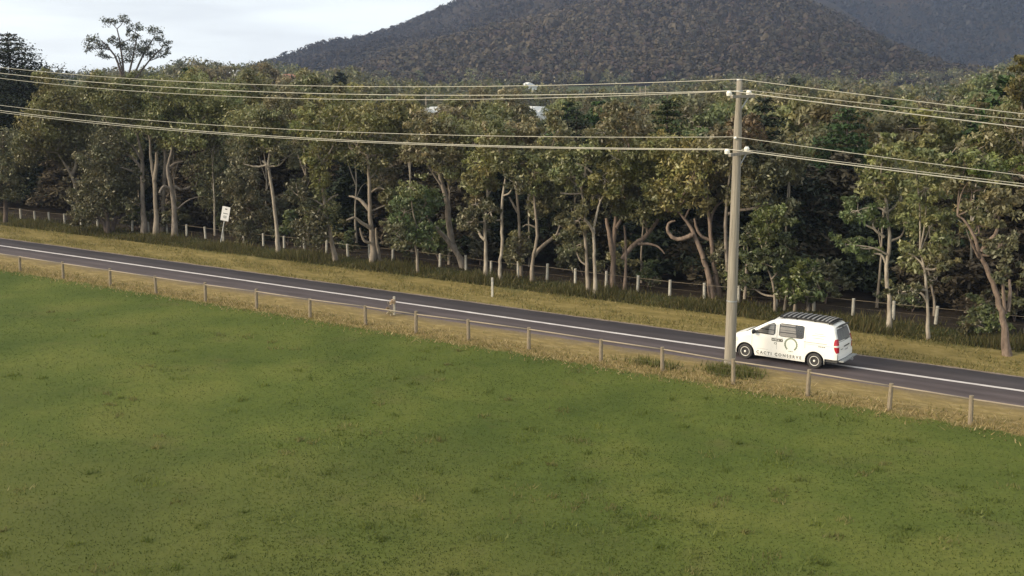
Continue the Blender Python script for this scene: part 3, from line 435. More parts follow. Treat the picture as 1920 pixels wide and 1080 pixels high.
# ------------------------------------------------------------ trees
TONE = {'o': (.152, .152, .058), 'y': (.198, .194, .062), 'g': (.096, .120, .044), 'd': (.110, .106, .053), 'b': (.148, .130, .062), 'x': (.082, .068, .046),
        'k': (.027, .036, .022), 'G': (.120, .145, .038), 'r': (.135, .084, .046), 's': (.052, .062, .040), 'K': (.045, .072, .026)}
def leaves(C, R, n, size, r, tone, m=None, flat=.75, sub=.40):
    """n leaf blades gathered into clumps spread through an ellipsoid C, R; returns quads, colours and the clump centres"""
    C = np.asarray(C, float); R = np.asarray(R, float)
    m = m or max(5, int(n/70))
    d = r.normal(size=(m, 3)); d /= np.linalg.norm(d, axis=1, keepdims=True)
    cc = C + d*R*(r.uniform(.15, 1, (m, 1))**.45)*.86
    ms = r.uniform(.65, 1.35, m)*sub*float(np.prod(R)**(1/3))
    k = r.randint(0, m, n)
    e = r.normal(size=(n, 3)); e /= np.linalg.norm(e, axis=1, keepdims=True)
    P = cc[k] + e*(r.uniform(.05, 1, (n, 1))**.5)*ms[k][:, None]*np.array([1.1, 1.1, flat])
    nn = e*.7 + r.normal(size=(n, 3))*.75 + np.array([0, 0, .35]); nn /= np.linalg.norm(nn, axis=1, keepdims=True)
    a = np.cross(nn, r.normal(size=(n, 3))); a[:, 2] -= .5; a -= nn*np.sum(a*nn, 1, keepdims=True); a /= np.linalg.norm(a, axis=1, keepdims=True); b = np.cross(nn, a)
    s = size*r.uniform(.6, 1.4, (n, 1))
    Q = np.stack([P-a*s, P+b*s*.42, P+a*s, P-b*s*.42], 1).reshape(-1, 3)
    ct = np.array(tone)*r.uniform(.72, 1.3, (m, 1)); ct[:, 0] *= r.uniform(.9, 1.12, m)
    col = np.repeat(ct[k]*r.uniform(.75, 1.25, (n, 1)), 4, 0)
    return Q, col, cc
def tube(pts, n=7, r=None, wig=0):
    """smoothed tapering limb through (x, y, z, radius) points"""
    p = np.array(pts, float)
    if len(p) > 2:
        q = []
        ext = np.vstack([2*p[0]-p[1], p, 2*p[-1]-p[-2]])
        for i in range(1, len(ext)-2):
            for t in np.linspace(0, 1, 4, endpoint=False):
                a, b, c, d = ext[i-1], ext[i], ext[i+1], ext[i+2]
                q.append(.5*((2*b)+(-a+c)*t+(2*a-5*b+4*c-d)*t*t+(-a+3*b-3*c+d)*t**3))
        q.append(p[-1]); p = np.array(q)
    p[:, 3] = np.maximum(p[:, 3], .008)
    if wig and r is not None: p[1:, :3] += r.normal(size=(len(p)-1, 3))*wig*p[1:, 3:4]
    T = np.gradient(p[:, :3], axis=0); T /= np.linalg.norm(T, axis=1, keepdims=True)+1e-9
    ref = np.array([.3, .9, .1]); A = np.cross(T, ref); A /= np.linalg.norm(A, axis=1, keepdims=True)+1e-9; B = np.cross(T, A)
    th = np.arange(n)*2*math.pi/n
    V = (p[:, None, :3] + p[:, None, 3:4]*(np.cos(th)[None, :, None]*A[:, None]+np.sin(th)[None, :, None]*B[:, None])).reshape(-1, 3)
    i = np.arange(len(p)-1)[:, None]*n; k = np.arange(n)[None, :]; k2 = (k+1) % n
    F = np.stack([i+k, i+k2, i+n+k2, i+n+k], -1).reshape(-1, 4)
    return V, F
class Acc:
    def __init__(s): s.V = []; s.F = []; s.n = 0
    def add(s, VF):
        s.V.append(VF[0]); s.F.append(VF[1]+s.n); s.n += len(VF[0])
    def get(s): return np.concatenate(s.V), np.concatenate(s.F)
def grow(limbs, blobs, r, dens=1, lsize=.19, leafm=None, twigs=True, sub=.40, per=70, main=999):
    """trunk and crown arrays from limb polylines and foliage masses"""
    W = Acc(); Qs = []; Cs = []
    for i, l in enumerate(limbs):
        p = np.array(l, float)
        if i == 0: p[:, 3] *= (.64 if i == 0 else .48); p[0, 3] *= 1.45
        W.add(tube(p, 8 if i == 0 else 6, r, .12))
    tips = np.array([q[:3] for l in limbs for q in l[1:]]); trad = np.array([q[3] for l in limbs for q in l[1:]])
    for bi, (x, y, z, rx, rz, tone) in enumerate(blobs):
        C = np.array([x, y, z]); R = np.array([rx, rx*.95, rz])
        n = int(dens*(rx*rz)*330*(.19/lsize)**2)+60
        Q, col, cc = leaves(C, R, n, lsize, r, TONE[tone], m=max(5, int(n/per)), sub=sub)
        Qs.append(Q); Cs.append(col)
        if twigs and bi < main:
            j = np.argmin(np.linalg.norm(tips-C, axis=1)+np.where(tips[:, 2] > z, 2, 0)); s = tips[j]; r0 = min(.07, max(.03, trad[j]*.8))
            mid = (s+C)/2+r.normal(size=3)*.15*rx+np.array([0, 0, -.1])
            W.add(tube([(*s, r0), (*mid, r0*.8), (*C, r0*.5)], 5))
            for c in cc[r.permutation(len(cc))[:min(6, len(cc))]]:
                m2 = (C+c)/2+r.normal(size=3)*.12
                W.add(tube([(*C, r0*.5), (*m2, .022), (*c, .010)], 4))
    return W.get(), np.concatenate(Qs), np.concatenate(Cs)
def quads(n): return np.arange(n*4).reshape(-1, 4)
def plant_tree(name, label, cat, loc, WF, Q, C, bark, group=None, lm=None):
    root = empty(name, loc, 0, label, cat, group)
    obj('trunk', np_mesh('trunk', WF[0], WF[1], BARK[bark], smooth=True), root)
    obj('crown', np_mesh('crown', Q, quads(len(Q)//4), lm or M_LEAF, C), root)
    return root
for k, (kind, label, b, bark, limbs, blobs) in enumerate(TREES):
    r = np.random.RandomState(100+k)
    far = blobs[0][5] == 's'
    z0 = float(gz(b[0], b[1]))
    blobs = list(blobs); nb0 = len(blobs)
    if not far:
        for (a, b_, c, rx, rz, t) in list(blobs):
            for q in range(2):
                th = r.uniform(-.25, 3.4); s_ = r.uniform(.36, .6); blobs.append((a+rx*1.0*math.cos(th)*r.uniform(.6, 1.1), b_+rx*r.uniform(-.7, .7), c+rz*math.sin(th)*r.uniform(.6, 1.1), rx*s_, rz*s_*.9, t))
    if far: blobs = [(a, b_, c, rx*1.22, rz*1.1, t) for a, b_, c, rx, rz, t in blobs]
    WF, Q, C = grow(limbs, blobs, r, .40 if far else .80, .15 if far else .12, sub=.52 if far else .34, per=22 if far else 45, main=nb0)
    plant_tree('shrub' if kind == 'bush' else 'gum_tree', label, 'shrub' if kind == 'bush' else 'gum tree', (b[0], b[1], z0), WF, Q, C, bark)

# conifers with tiers of level boughs
def conifer(H, R, r, tone, lsize=.2, base=.06, tiers=16, flat=.28, dens=1.0, shape=.8, spread=.22):
    W = Acc(); W.add(tube([(0, 0, -.2, .30*H/14), (.05, 0, H*.5, .17*H/14), (0, .04, H, .03)], 7))
    Qs, Cs = [], []
    for i in range(tiers):
        f = base+(1-base)*(i+.5*r.uniform())/tiers; z = H*f
        L = R*(1-f)**shape+.25; nb = max(4, int(9-4*f))
        for q in range(nb):
            a = 2*math.pi*(q+r.uniform(-.3, .3))/nb+i*.7; l = L*r.uniform(.65, 1.15)
            tip = np.array([math.cos(a)*l, math.sin(a)*l, z+r.uniform(-.05, .12)*l]); s = np.array([0, 0, z])
            W.add(tube([(*s, .05), (*((s+tip)/2+np.array([0, 0, .12*l])), .035), (*tip, .012)], 4))
            n = int(dens*l*spread*l*300)+14
            t = r.uniform(.15, 1, n)**.7; wv = np.clip(r.normal(size=(n, 3)), -1.5, 1.5)*np.array([spread*l, spread*l, flat*.22*max(1, l*.5)])
            P = s+(tip-s)*t[:, None]+np.array([0, 0, .12*l])*(4*t*(1-t))[:, None]+wv
            nn = r.normal(size=(n, 3))*.45+np.array([0, 0, 1]); nn /= np.linalg.norm(nn, axis=1, keepdims=True)
            A = np.cross(nn, r.normal(size=(n, 3))); A /= np.linalg.norm(A, axis=1, keepdims=True); B = np.cross(nn, A)
            sz = lsize*r.uniform(.6, 1.4, (n, 1))
            Qs.append(np.stack([P-A*sz, P+B*sz*.4, P+A*sz, P-B*sz*.4], 1).reshape(-1, 3))
            Cs.append(np.repeat(np.array(TONE[tone])*r.uniform(.7, 1.3)*r.uniform(.75, 1.3, (n, 1)), 4, 0))
    return W.get(), np.concatenate(Qs), np.concatenate(Cs)
CON = [('pine_tree', 'dark green pine with tiered boughs against the sky at the left edge', (-86.0, 21.5), 16.6, 8.6, 'k', .62),
       ('cedar_tree', 'big dark cedar rising right beside the power pole top', (-7.4, 20.5), 11.2, 4.6, 'k', .8),
       ('cypress_tree', 'bright green cypress with drooping boughs to the right of the dark cedar', (-4.2, 26.0), 10.6, 4.6, 'K', .9),
       ('cedar_tree', 'dark layered cedar showing between two brown gum crowns left of the power pole', (-21.5, 22.0), 10.2, 3.6, 'k', .8),
       ('cedar_tree', 'layered green cedar spreading above yellow gum foliage left of the power pole', (-16.2, 25.0), 11.2, 4.4, 'K', .9)]
for i, (nm, lab, (x, y), H, R, tone, sh) in enumerate(CON):
    r = np.random.RandomState(40+i)
    WF, Q, C = conifer(H, R, r, tone, .17, shape=sh, tiers=int(H*1.9), dens=.46*min(1, 4.5/R)**1.5, spread=.27, flat=.45)
    plant_tree(nm, lab, nm.split('_')[0], (x, y, float(gz(x, y))), WF, Q, C, 'd', lm=M_NEEDLE)

# trees behind: a few of each kind grown once, then copied as individuals
def proto_gum(seed, H, cw, tone, n=1, lsize=.24, low=False):
    r = np.random.RandomState(seed); top = H
    lean = r.normal(size=2)*.05*H
    limbs = [[(0, 0, -.2, .17), (lean[0]*.3, lean[1]*.3, H*.25, .15), (lean[0]*.7, lean[1]*.7, H*.5, .11), (lean[0], lean[1], H*.78, .05)]]
    for k in range(3):
        a = r.uniform(0, 6.28); z = H*r.uniform(.25, .45); l = cw*.55
        limbs.append([(lean[0]*.4, lean[1]*.4, z, .08), (math.cos(a)*l*.6, math.sin(a)*l*.6, z+H*.14, .06), (math.cos(a)*l, math.sin(a)*l, z+H*.27, .03)])
    blobs = []
    nb = 9
    for k in range(nb):
        a = 2.4*k+r.uniform(-.4, .4); f = k/(nb-1); z = H*(.36+.50*f); q = cw*.36*math.sin(math.pi*(.18+.72*f))*r.uniform(.6, 1.2)
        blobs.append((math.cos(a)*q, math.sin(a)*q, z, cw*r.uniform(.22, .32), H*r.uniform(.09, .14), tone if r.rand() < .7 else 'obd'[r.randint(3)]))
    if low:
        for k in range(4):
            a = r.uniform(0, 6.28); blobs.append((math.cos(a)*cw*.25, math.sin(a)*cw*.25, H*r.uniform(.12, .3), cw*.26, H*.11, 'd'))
    return grow(limbs, blobs, r, n, lsize)
def master(WF, Q, C, bark, lm=None):
    return np_mesh('trunk', WF[0], WF[1], BARK[bark], smooth=True), np_mesh('crown', Q, quads(len(Q)//4), lm or M_LEAF, C)
PG = [master(*proto_gum(200+i, 10, 6.4, t, 1.0, .175, i % 2 == 0), 'pgp'[i % 3]) for i, t in enumerate('obyodgb')]
PC = [master(*conifer(10, 3.2, np.random.RandomState(300+i), t, .30, dens=.55, shape=.7, flat=.5), 'd', M_NEEDLE) for i, t in enumerate('kKx')] + [master(*conifer(10, 3.2, np.random.RandomState(310), 'x', .30, dens=.5, shape=.7, flat=.6), 'd', M_NEEDLE)]
def put(name, label, cat, group, ms, loc, sx, sz, rz):
    root = empty(name, loc, rz, label, cat, group); root.scale = (sx, sx, sz)
    obj('trunk', ms[0], root); obj('crown', ms[1], root); return root
# cypress belt just behind the gums, foliage darkened to put shade in the gaps
for i, x in enumerate(np.arange(-92, 30, 3.3)):
    y = 20.5+rng.uniform(-1.6, 2.2)+ (1.5 if -9 < x < -2 else 0); h = rng.uniform(.62, .84)
    put('cypress_tree', 'cypress in the shelter belt behind the roadside gums, foliage darkened as shade in the gaps', 'cypress', 'dark cypresses behind the roadside gums', PC[0 if i % 4 == 0 else 2+i % 2], (x+rng.uniform(-.8, .8), y, float(gz(x, y))), h*rng.uniform(.9, 1.25), h, rng.uniform(0, 6.28))
SG = [master(*grow([[(0, 0, -.2, .15), (.12, .05, 2.5, .12), (-.05, .1, 5, .095), (.2, 0, 7.4, .05)], [(0, .05, 4.6, .06), (.5, 0, 5.8, .045), (.9, .1, 6.8, .02)], [(0, .05, 3.6, .04), (-.5, 0, 4.4, .03), (-.9, .1, 4.7, .015)]],
    [(.1, 0, 8.2, 1.6, 1.3, t), (-.5, .3, 7.3, 1.2, .9, t), (.9, 0, 7.0, 1.1, .8, 'd')], np.random.RandomState(400+i), .8, .14), bk) for i, (t, bk) in enumerate((('o', 'w'), ('y', 'p'), ('b', 'w')))]
for i in range(15):
    x = -60+i*4.7+rng.uniform(-1.2, 1.2); y = rng.uniform(14.6, 18.0); s = rng.uniform(.85, 1.1)
    put('gum_tree', 'slim pale gum stem standing in shade just behind the front row of gums', 'gum tree', 'slim gums behind the front row', SG[i % 3], (x, y, float(gz(x, y))), s*.8, s, rng.uniform(0, 6.28))
UG = [master(*grow([[(0, 0, -.1, .05), (.1, 0, .6, .04), (.2, .1, 1.4, .02)], [(0, 0, .1, .04), (-.3, .1, .8, .03), (-.5, .2, 1.3, .015)]],
    [(.1, 0, 1.3, .95, .7, t), (-.6, .2, .9, .75, .55, 'd'), (.7, -.1, .75, .7, .5, 'd'), (.2, .2, 2.0, .6, .45, t)], np.random.RandomState(430+i), .85, .12), 'd') for i, t in enumerate('dog')]
for i in range(30):
    x = -64+i*2.6+rng.uniform(-1.1, 1.1); y = rng.uniform(14.7, 17.2); s = rng.uniform(.6, 1.25)
    put('shrub', 'low dark understorey shrub in the shade behind the pale post fence', 'shrub', 'understorey shrubs behind the far fence', UG[i % 3], (x, y, float(gz(x, y))), s*1.15, s, rng.uniform(0, 6.28))
TOPX = [-80, 60, 90, 140, 180, 300, 360, 400, 450, 500, 540, 600, 660, 700, 800, 900, 1000, 1100, 1200, 1300, 1400, 1500, 1600, 1700, 1780, 1850, 1900, 1990]
TOPY = [172, 160, 152, 140, 124, 120, 100, 110, 114, 106, 112, 126, 118, 136, 152, 144, 154, 162, 158, 144, 136, 134, 142, 152, 150, 122, 106, 100]
# the gaps in the tree tops through which the township shows: bearing (as picture column), distance, sight line row
HOUSES = [(788, 204, 255), (876, 213, 262), (926, 208, 268), (981, 212, 250), (1006, 213, 262), (1108, 195, 320), (1284, 203, 300), (1170, 214, 262), (432, 131, 420), (543, 141, 400), (990, 156, 430), (1743, 172, 350), (1206, 212, 255), (826, 207, 262), (1150, 208, 280)]
def polar(px, d):
    a = math.radians(pxaz(px)); return CAM[0]+d*math.sin(a), CAM[1]+d*math.cos(a)
rows = [(84, 5.2), (92, 5.2), (101, 5.6), (113, 6), (128, 6.4), (146, 6.8), (168, 7.2), (193, 7.6), (222, 8), (255, 8.2), (290, 8.6)]
cnt = 0
for ri, (D, sp) in enumerate(rows):
    for px in np.arange(-90, 2010, sp/D*2237):
        p = px+rng.uniform(-.35, .35)*sp/D*2237; d = D*(1+rng.uniform(-.05, .05))
        x, y = polar(p, d)
        if y < 24.5 or (y < 29 and rng.rand() < .5): continue
        ytop = np.interp(p, TOPX, TOPY)+rng.uniform(2, 30 if d < 200 else 22)
        for hx, hy, hd in HOUSES:
            if abs(p-hx) < 5+800/d and d < hd+4: ytop = max(ytop, hy+5)
        z0 = float(gz(x, y)); h = 12.7+d*(137-ytop)/2237-z0
        h = min(h, 17)*rng.uniform(.88, 1.0)
        if h < 3.5: continue
        ms = PG[rng.randint(len(PG))] if rng.rand() > .10 else PC[rng.randint(2)]
        con = ms in PC
        s = h/10
        put('cypress_tree' if con else 'gum_tree', 'dark conifer among the gums of the wood behind the roadside trees' if con else 'gum in the dense wood between the roadside trees and the mountain',
            'cypress' if con else 'gum tree', 'conifers in the wood behind the road' if con else 'gums in the wood behind the road', ms, (x, y, z0), min(1.25, max(.62, s*rng.uniform(.85, 1.15))), s, rng.uniform(0, 6.28)); cnt += 1
print('wood trees', cnt)
# the wood farther back reads as one mass
def far_wood(n, seed, d0=300, d1=720):
    r = np.random.RandomState(seed); Q = []; Cc = []
    for _ in range(n):
        px = r.uniform(-700, 2250); d = r.uniform(d0, d1)
        ytop = np.interp(px, TOPX, TOPY)+r.uniform(0, 20)
        skip = False
        for hx, hy, hd in HOUSES:
            if abs(px-hx) < 9 and d < hd+5: ytop = max(ytop, hy+4)
        x, y = polar(px, d); z0 = float(gz(x, y)); h = min(20, 12.7+d*(137-ytop)/2237-z0)
        if h < 3:
            if d < 600: continue
            h = r.uniform(6, 10)
        t = TONE['obydogb'[r.randint(7)]]
        q, c, _ = leaves((x, y, z0+h*.6), (r.uniform(2.4, 4.2), r.uniform(2.4, 4.2), h*.42), 105 if d0 < 600 else 56, .62 if d0 < 600 else .85, r, np.array(t)*r.uniform(.6, .95), m=11, sub=.5)
        Q.append(q); Cc.append(c)
    Q = np.concatenate(Q); Cc = np.concatenate(Cc)
    tag(obj('wood', np_mesh('wood', Q, quads(len(Q)//4), M_LEAF, Cc)), 'olive brown wood at the foot of the mountain' if d0 < 600 else 'darker wood farther off, below the blue far slope', 'wood', kind='stuff')
far_wood(2000, 5); far_wood(1100, 6, 700, 1500)
# ------------------------------------------------------------ township: houses and far poles
M_WALL = [mat('cream_weatherboard', (.66, .63, .57), .7, var=.06, scale=3), mat('white_render', (.78, .77, .74), .7, var=.04, scale=3), mat('brick_wall', (.24, .13, .09), .85, var=.2, scale=12)]
M_ROOF = [mat('pale_iron_roof', (.50, .50, .48), .5, var=.06, scale=2), mat('grey_iron_roof', (.34, .34, .34), .5, var=.1, scale=2), mat('tiled_roof', (.25, .12, .08), .8, var=.2, scale=8)]
M_PANE = mat('house_glass', (.03, .035, .04), .1, 0, .6, var=.1)
HL = ['white house with pale roof half hidden by trees under the left far power pole', 'low pale roofed house in the wood, next one right of the white house', 'long low house peeping through trees by a pale roofed neighbour',
      'bright white house in the middle of the wood above the road', 'pale roofed cottage touching the bright white house', 'large pale house with wide roof behind trees below the mountain', 'cream house just left of the power pole between green crowns',
      'small white cottage low among trees left of the power pole', 'white house high on the left near the skyline, beneath the sparse gum', 'small brick house among trees where the ridge begins', 'lone white house on the mountain foot above the topmost wire',
      'small white house alone in the wood above the right hand wires', 'cream cottage at the foot of the tall pair of far poles', 'small tan house between the white house and the low pale roofed one', 'grey roofed house between the large house and the tall pair of far poles']
for i, (px, py, d) in enumerate(HOUSES):
    x, y = polar(px, d); z0 = float(gz(x, y)); big = 1.0
    top = 12.7+d*(137-py)/2237; wl = 8.5 if i == 5 else (3.0 if i in (10, 11, 12) else 6.0); dp = 6.0
    hw = max(2.5, top-z0-1.1)
    if hw > 6: z0 += hw-5.2; hw = 5.2       # stands on a rise of its own
    root = empty('house', (x, y, z0), math.radians(rng.uniform(-50, 20)+34), HL[i], 'house')
    bm = bmesh.new(); bx(bm, (0, 0, hw/2-1.0), (wl, dp, hw+2)); mesh_obj('wall', bm, M_WALL[(1, 0, 0, 1, 1, 0, 0, 1, 1, 2, 1, 1, 0, 0, 0)[i]], root)
    bm = bmesh.new()
    e = .4; vs_ = [bm.verts.new(v) for v in [(-wl/2-e, -dp/2-e, hw-.05), (wl/2+e, -dp/2-e, hw-.05), (wl/2+e, dp/2+e, hw-.05), (-wl/2-e, dp/2+e, hw-.05), (-wl/2+.6, 0, hw+1.5), (wl/2-.6, 0, hw+1.5)]]
    for f in ((0, 1, 5, 4), (2, 3, 4, 5), (1, 2, 5), (3, 0, 4), (3, 2, 1, 0)): bm.faces.new([vs_[k] for k in f])
    mesh_obj('roof', bm, M_ROOF[(0, 0, 1, 0, 0, 0, 0, 1, 0, 2, 0, 1, 0, 0, 1)[i]], root)
    for wx in (-wl*.28, wl*.25):
        bm = bmesh.new(); bx(bm, (wx, -dp/2-.03, hw-1.2), (1.3, .08, 1.1)); wnd = mesh_obj('window', bm, M_WALL[1], root)
        bm = bmesh.new(); bx(bm, (wx, -dp/2-.075, hw-1.2), (1.1, .02, .9)); mesh_obj('pane', bm, M_PANE, wnd)
FP = [(798, 172, 240, 'far power pole above the white house'), (881, 177, 250, 'far power pole with hooped arm, second of the small poles'), (1087, 181, 285, 'small far pole against the wood left of the tall pair'), (1135, 187, 255, 'short far pole between the large house and the tall pair'),
      (1201, 163, 245, 'taller left pole of the far pair seen under the wires'), (1211, 160, 275, 'right pole of the far pair seen under the wires')]
for px, py, d, lab in FP:
    x, y = polar(px, d); z0 = float(gz(x, y)); h = 12.7+d*(137-py)/2237-z0
    root = empty('power_pole', (x, y, z0), 0, lab, 'power pole', 'far power poles in the township')
    bm = bmesh.new(); cyl(bm, (0, 0, -.3), (0, 0, h), .16, .12, 8); mesh_obj('pole_shaft', bm, M_RAIL, root)
    bm = bmesh.new(); bx(bm, (0, -.16, h-.8), (1.7, .1, .12), Matrix.Rotation(.6, 3, 'Z')); mesh_obj('crossarm', bm, M_RAIL, root)

# ------------------------------------------------------------ power line along the road
def power_pole(x, y, z, top, label, r0=.25, r1=.15, la=(11.88, 9.49, 10.04)):
    root = empty('power_pole', (x, y, z), 0, label, 'power pole')
    bm = bmesh.new()
    n = 20; hs = np.linspace(-.5, top, 14); rings = []
    for hh in hs:
        rr = np.interp(hh, [0, top*.86, top*.861, top], [r0, r1*1.12, r1*.86, r1*.8])
        rings.append([bm.verts.new((rr*math.cos(2*math.pi*k/n), rr*math.sin(2*math.pi*k/n), hh)) for k in range(n)])
    for a, b in zip(rings, rings[1:]):
        for k in range(n): bm.faces.new((a[k], a[(k+1) % n], b[(k+1) % n], b[k]))
    bm.faces.new(rings[-1]); mesh_obj('pole_shaft', bm, M_POLE, root, smooth=True)
    bm = bmesh.new(); cyl(bm, (0, 0, top), (0, 0, top+.03), r1*.9, r1*.84, 16); mesh_obj('pole_cap', bm, M_STEEL, root)
    for za in la[:2]:
        bm = bmesh.new(); bx(bm, (r1+.03, 0, za-.14), (.10, 2.3, .12)); arm = mesh_obj('crossarm', bm, M_POLE, root)
        for sy in (-1, 1):
            bm = bmesh.new(); cyl(bm, (0, sy*1.0, za-.10), (0, sy*1.0, za+.02), .10, .12, 12); cyl(bm, (0, sy*1.0, za+.02), (0, sy*1.0, za+.10), .12, .07, 12)
            bx(bm, (.08, sy*1.0, za-.09), (.2, .06, .05)); mesh_obj('insulator', bm, M_INS, arm, smooth=False)
        bm = bmesh.new(); cyl(bm, (r1+.03, .55, za-.2), (r1*.4, .04, za-.75), .025, None, 6); mesh_obj('arm_brace', bm, M_STEEL, root)
    bm = bmesh.new(); cyl(bm, (0, -r1*1.05, la[2]-.08), (0, -r1*1.05-.10, la[2]), .05, .06, 10); mesh_obj('insulator', bm, M_INS, root)
    for za in (top-.45, 3.0):
        bm = bmesh.new(); rr = np.interp(za, [0, top], [r0, r1]); cyl(bm, (0, 0, za-.03), (0, 0, za+.03), rr*1.05, None, 18); mesh_obj('metal_band', bm, M_STEEL, root)
    return root
power_pole(0, 0, 0, 12.41, 'tall weathered timber power pole standing between the fence and the van')
power_pole(-62, 0, 1.2, 12.45, 'next timber power pole along the road beyond the left edge', la=(11.9, 9.49, 10.1))
power_pole(43, 0, -.3, 8.75, 'next timber power pole along the road beyond the right edge', la=(8.2, 6.55, 6.95))
def wire(y, z0, al, bl, ar, br, rl, rr, label, xl=-62, xr=43):
    for a, b, xe, rad, side in ((al, bl, xl, rl, 'left'), (ar, br, xr, rr, 'right')):
        xx = np.linspace(0, xe, 40); p = np.stack([xx, np.full(40, y), z0+a*xx+b*xx*xx, np.full(40, rad*.58)], -1)
        V, F = tube(p, 6); o = obj('power_line', np_mesh('power_line', V, F, M_WIRE, smooth=True))
        tag(o, label.replace('SIDE', side), 'power line', 'overhead wires along the road')
wire(0, 12.45, .0422, .00101, -.1156, .0006, .026, .026, 'topmost wire running SIDE from the tip of the tall pole')
wire(-1.0, 11.98, .0373, .000985, -.112, .0006, .030, .034, 'near wire on the upper crossarm, running SIDE from the tall pole')
wire(1.0, 11.98, .0550, .00112, -.098, .0006, .026, .022, 'far wire on the upper crossarm, running SIDE from the tall pole')
wire(-.24, 10.06, .0379, .000887, -.100, .0006, .024, .024, 'single wire midway between crossarms, running SIDE from the tall pole')
wire(-1.0, 9.59, .0334, .000885, -.087, .0006, .030, .036, 'near wire on the lower crossarm, running SIDE from the tall pole')
wire(1.0, 9.45, .0367, .00085, -.084, .0006, .026, .022, 'far wire on the lower crossarm, running SIDE from the tall pole')

# ------------------------------------------------------------ fences
NP = [(-58.2, -2.6), (-53.6, -2.6), (-48.8, -2.59), (-44.08, -2.66), (-39.42, -2.65), (-35.13, -2.66), (-30.83, -2.67), (-26.91, -2.48), (-22.85, -2.5), (-19.14, -2.28), (-15.79, -2.31), (-12.69, -2.1), (-9.24, -2.0), (-5.31, -2.05), (-2.23, -2.05), (1.22, -2.33), (4.42, -2.31), (7.73, -2.5), (10.77, -2.67), (14.2, -2.7), (17.6, -2.75), (21, -2.8)]
fence = empty('paddock_fence', (-10, -2.4, 0), 0, 'timber post and top rail fence along the green paddock', 'fence')
pm = []
for v in range(4):
    bm = bmesh.new(); cyl(bm, (0, 0, -.3), (random.uniform(-.02, .02), 0, 1.06), .085, .075, 9); pm.append(mesh_obj('post', bm, M_POST, fence))
proto = [o.data for o in pm]
for o in pm: bpy.data.objects.remove(o)
def rz_(i): x, y = NP[i]; return float(gz(x, y))
for i, (x, y) in enumerate(NP):
    o = obj('post', proto[i % 4], fence, (x+10, y+2.4, rz_(i))); o.rotation_euler = (rng.uniform(-.03, .03), rng.uniform(-.03, .03), rng.uniform(0, 6.28)); o.scale = (1.1, 1.1, rng.uniform(.94, 1.06))
for i in range(len(NP)-1):
    a = Vector((NP[i][0]+10, NP[i][1]+2.4-.02, rz_(i)+.97)); b = Vector((NP[i+1][0]+10, NP[i+1][1]+2.4-.02, rz_(i+1)+.97))
    bm = bmesh.new(); cyl(bm, a+(b-a)*.006, b-(b-a)*.006, .030, None, 8); mesh_obj('rail', bm, M_RAIL, fence, smooth=True)
    for hz in (.35, .65):
        bm = bmesh.new(); cyl(bm, a+Vector((0, -.09, hz-.97)), b+Vector((0, -.09, hz-.97)), .0022, None, 4); mesh_obj('wire', bm, M_POST, fence)
ff = empty('roadside_fence', (-30, 13.9, 0), 0, 'pale post fence with top rail and wire in front of the gum trees', 'fence')
pm = []
for v in range(4):
    bm = bmesh.new(); cyl(bm, (0, 0, -.3), (random.uniform(-.03, .03), random.uniform(-.03, .03), .98), .088, .08, 9); pm.append(mesh_obj('post', bm, M_WPOST, ff))
proto2 = [o.data for o in pm]
for o in pm: bpy.data.objects.remove(o)
FX = np.arange(-84, 26, 2.12); prev = None
for i, x in enumerate(FX):
    y = 13.75+.35*math.sin(x*.11)+rng.uniform(-.08, .08); z = float(gz(x, y))
    o = obj('post', proto2[rng.randint(4)], ff, (x+30, y-13.9, z)); o.rotation_euler = (rng.uniform(-.04, .04), rng.uniform(-.05, .05), rng.uniform(0, 6)); o.scale = (1, 1, rng.uniform(.86, 1.06))
    top = Vector((x+30, y-13.9-.10, z+.84))
    if prev is not None:
        bm = bmesh.new(); cyl(bm, prev, top, .009, None, 5); mesh_obj('rail', bm, M_POST, ff)
        bm = bmesh.new(); cyl(bm, prev-Vector((0, 0, .42)), top-Vector((0, 0, .42)), .003, None, 4); mesh_obj('wire', bm, M_POST, ff)
    prev = top
# ------------------------------------------------------------ sign and guide posts
sg = empty('road_sign', (-46.33, 12.18, float(gz(-46.33, 12.18))), math.radians(34), 'white rectangular road sign on a tilted steel post in front of the trees', 'sign')
tl = Matrix.Rotation(math.radians(12), 3, 'Y')
bm = bmesh.new(); cyl(bm, tl @ Vector((0, 0, -.3)), tl @ Vector((0, 0, 2.9)), .045, None, 10); mesh_obj('sign_post', bm, M_STEEL, sg)
bm = bmesh.new(); v = bx(bm, tl @ Vector((0, -.06, 2.45)), (.60, .03, 1.06), tl); bmesh.ops.bevel(bm, geom=[e_ for e_ in bm.edges], offset=.012, segments=2, affect='EDGES'); pl = mesh_obj('sign_plate', bm, M_SIGN, sg)
for zz, ww, hh, m_ in ((2.80, .16, .07, M_BLACK), (2.47, .34, .055, M_GREYP), (2.28, .24, .035, M_GREYP), (2.21, .26, .035, M_GREYP), (2.14, .20, .035, M_GREYP)):
    bm = bmesh.new(); bx(bm, tl @ Vector((0, -.079, zz)), (ww, .006, hh), tl); mesh_obj('sign_print', bm, m_, pl)
for (x, y, hgt, lab) in ((-18.56, 8.08, 1.15, 'white roadside guide post standing alone on the golden far verge'), (-19.61, .55, 1.0, 'pale guide post with a dry weed by the near road edge')):
    gpo = empty('guide_post', (x, y, float(gz(x, y))), .3, lab, 'guide post')
    bm = bmesh.new(); bx(bm, (0, 0, hgt/2-.1), (.13, .07, hgt+.2)); bmesh.ops.bevel(bm, geom=[e_ for e_ in bm.edges], offset=.012, segments=2, affect='EDGES'); mesh_obj('post_body', bm, M_WPOST, gpo)
    bm = bmesh.new(); bx(bm, (0, -.038, hgt-.18), (.09, .012, .12)); mesh_obj('reflector', bm, M_STEEL, gpo)
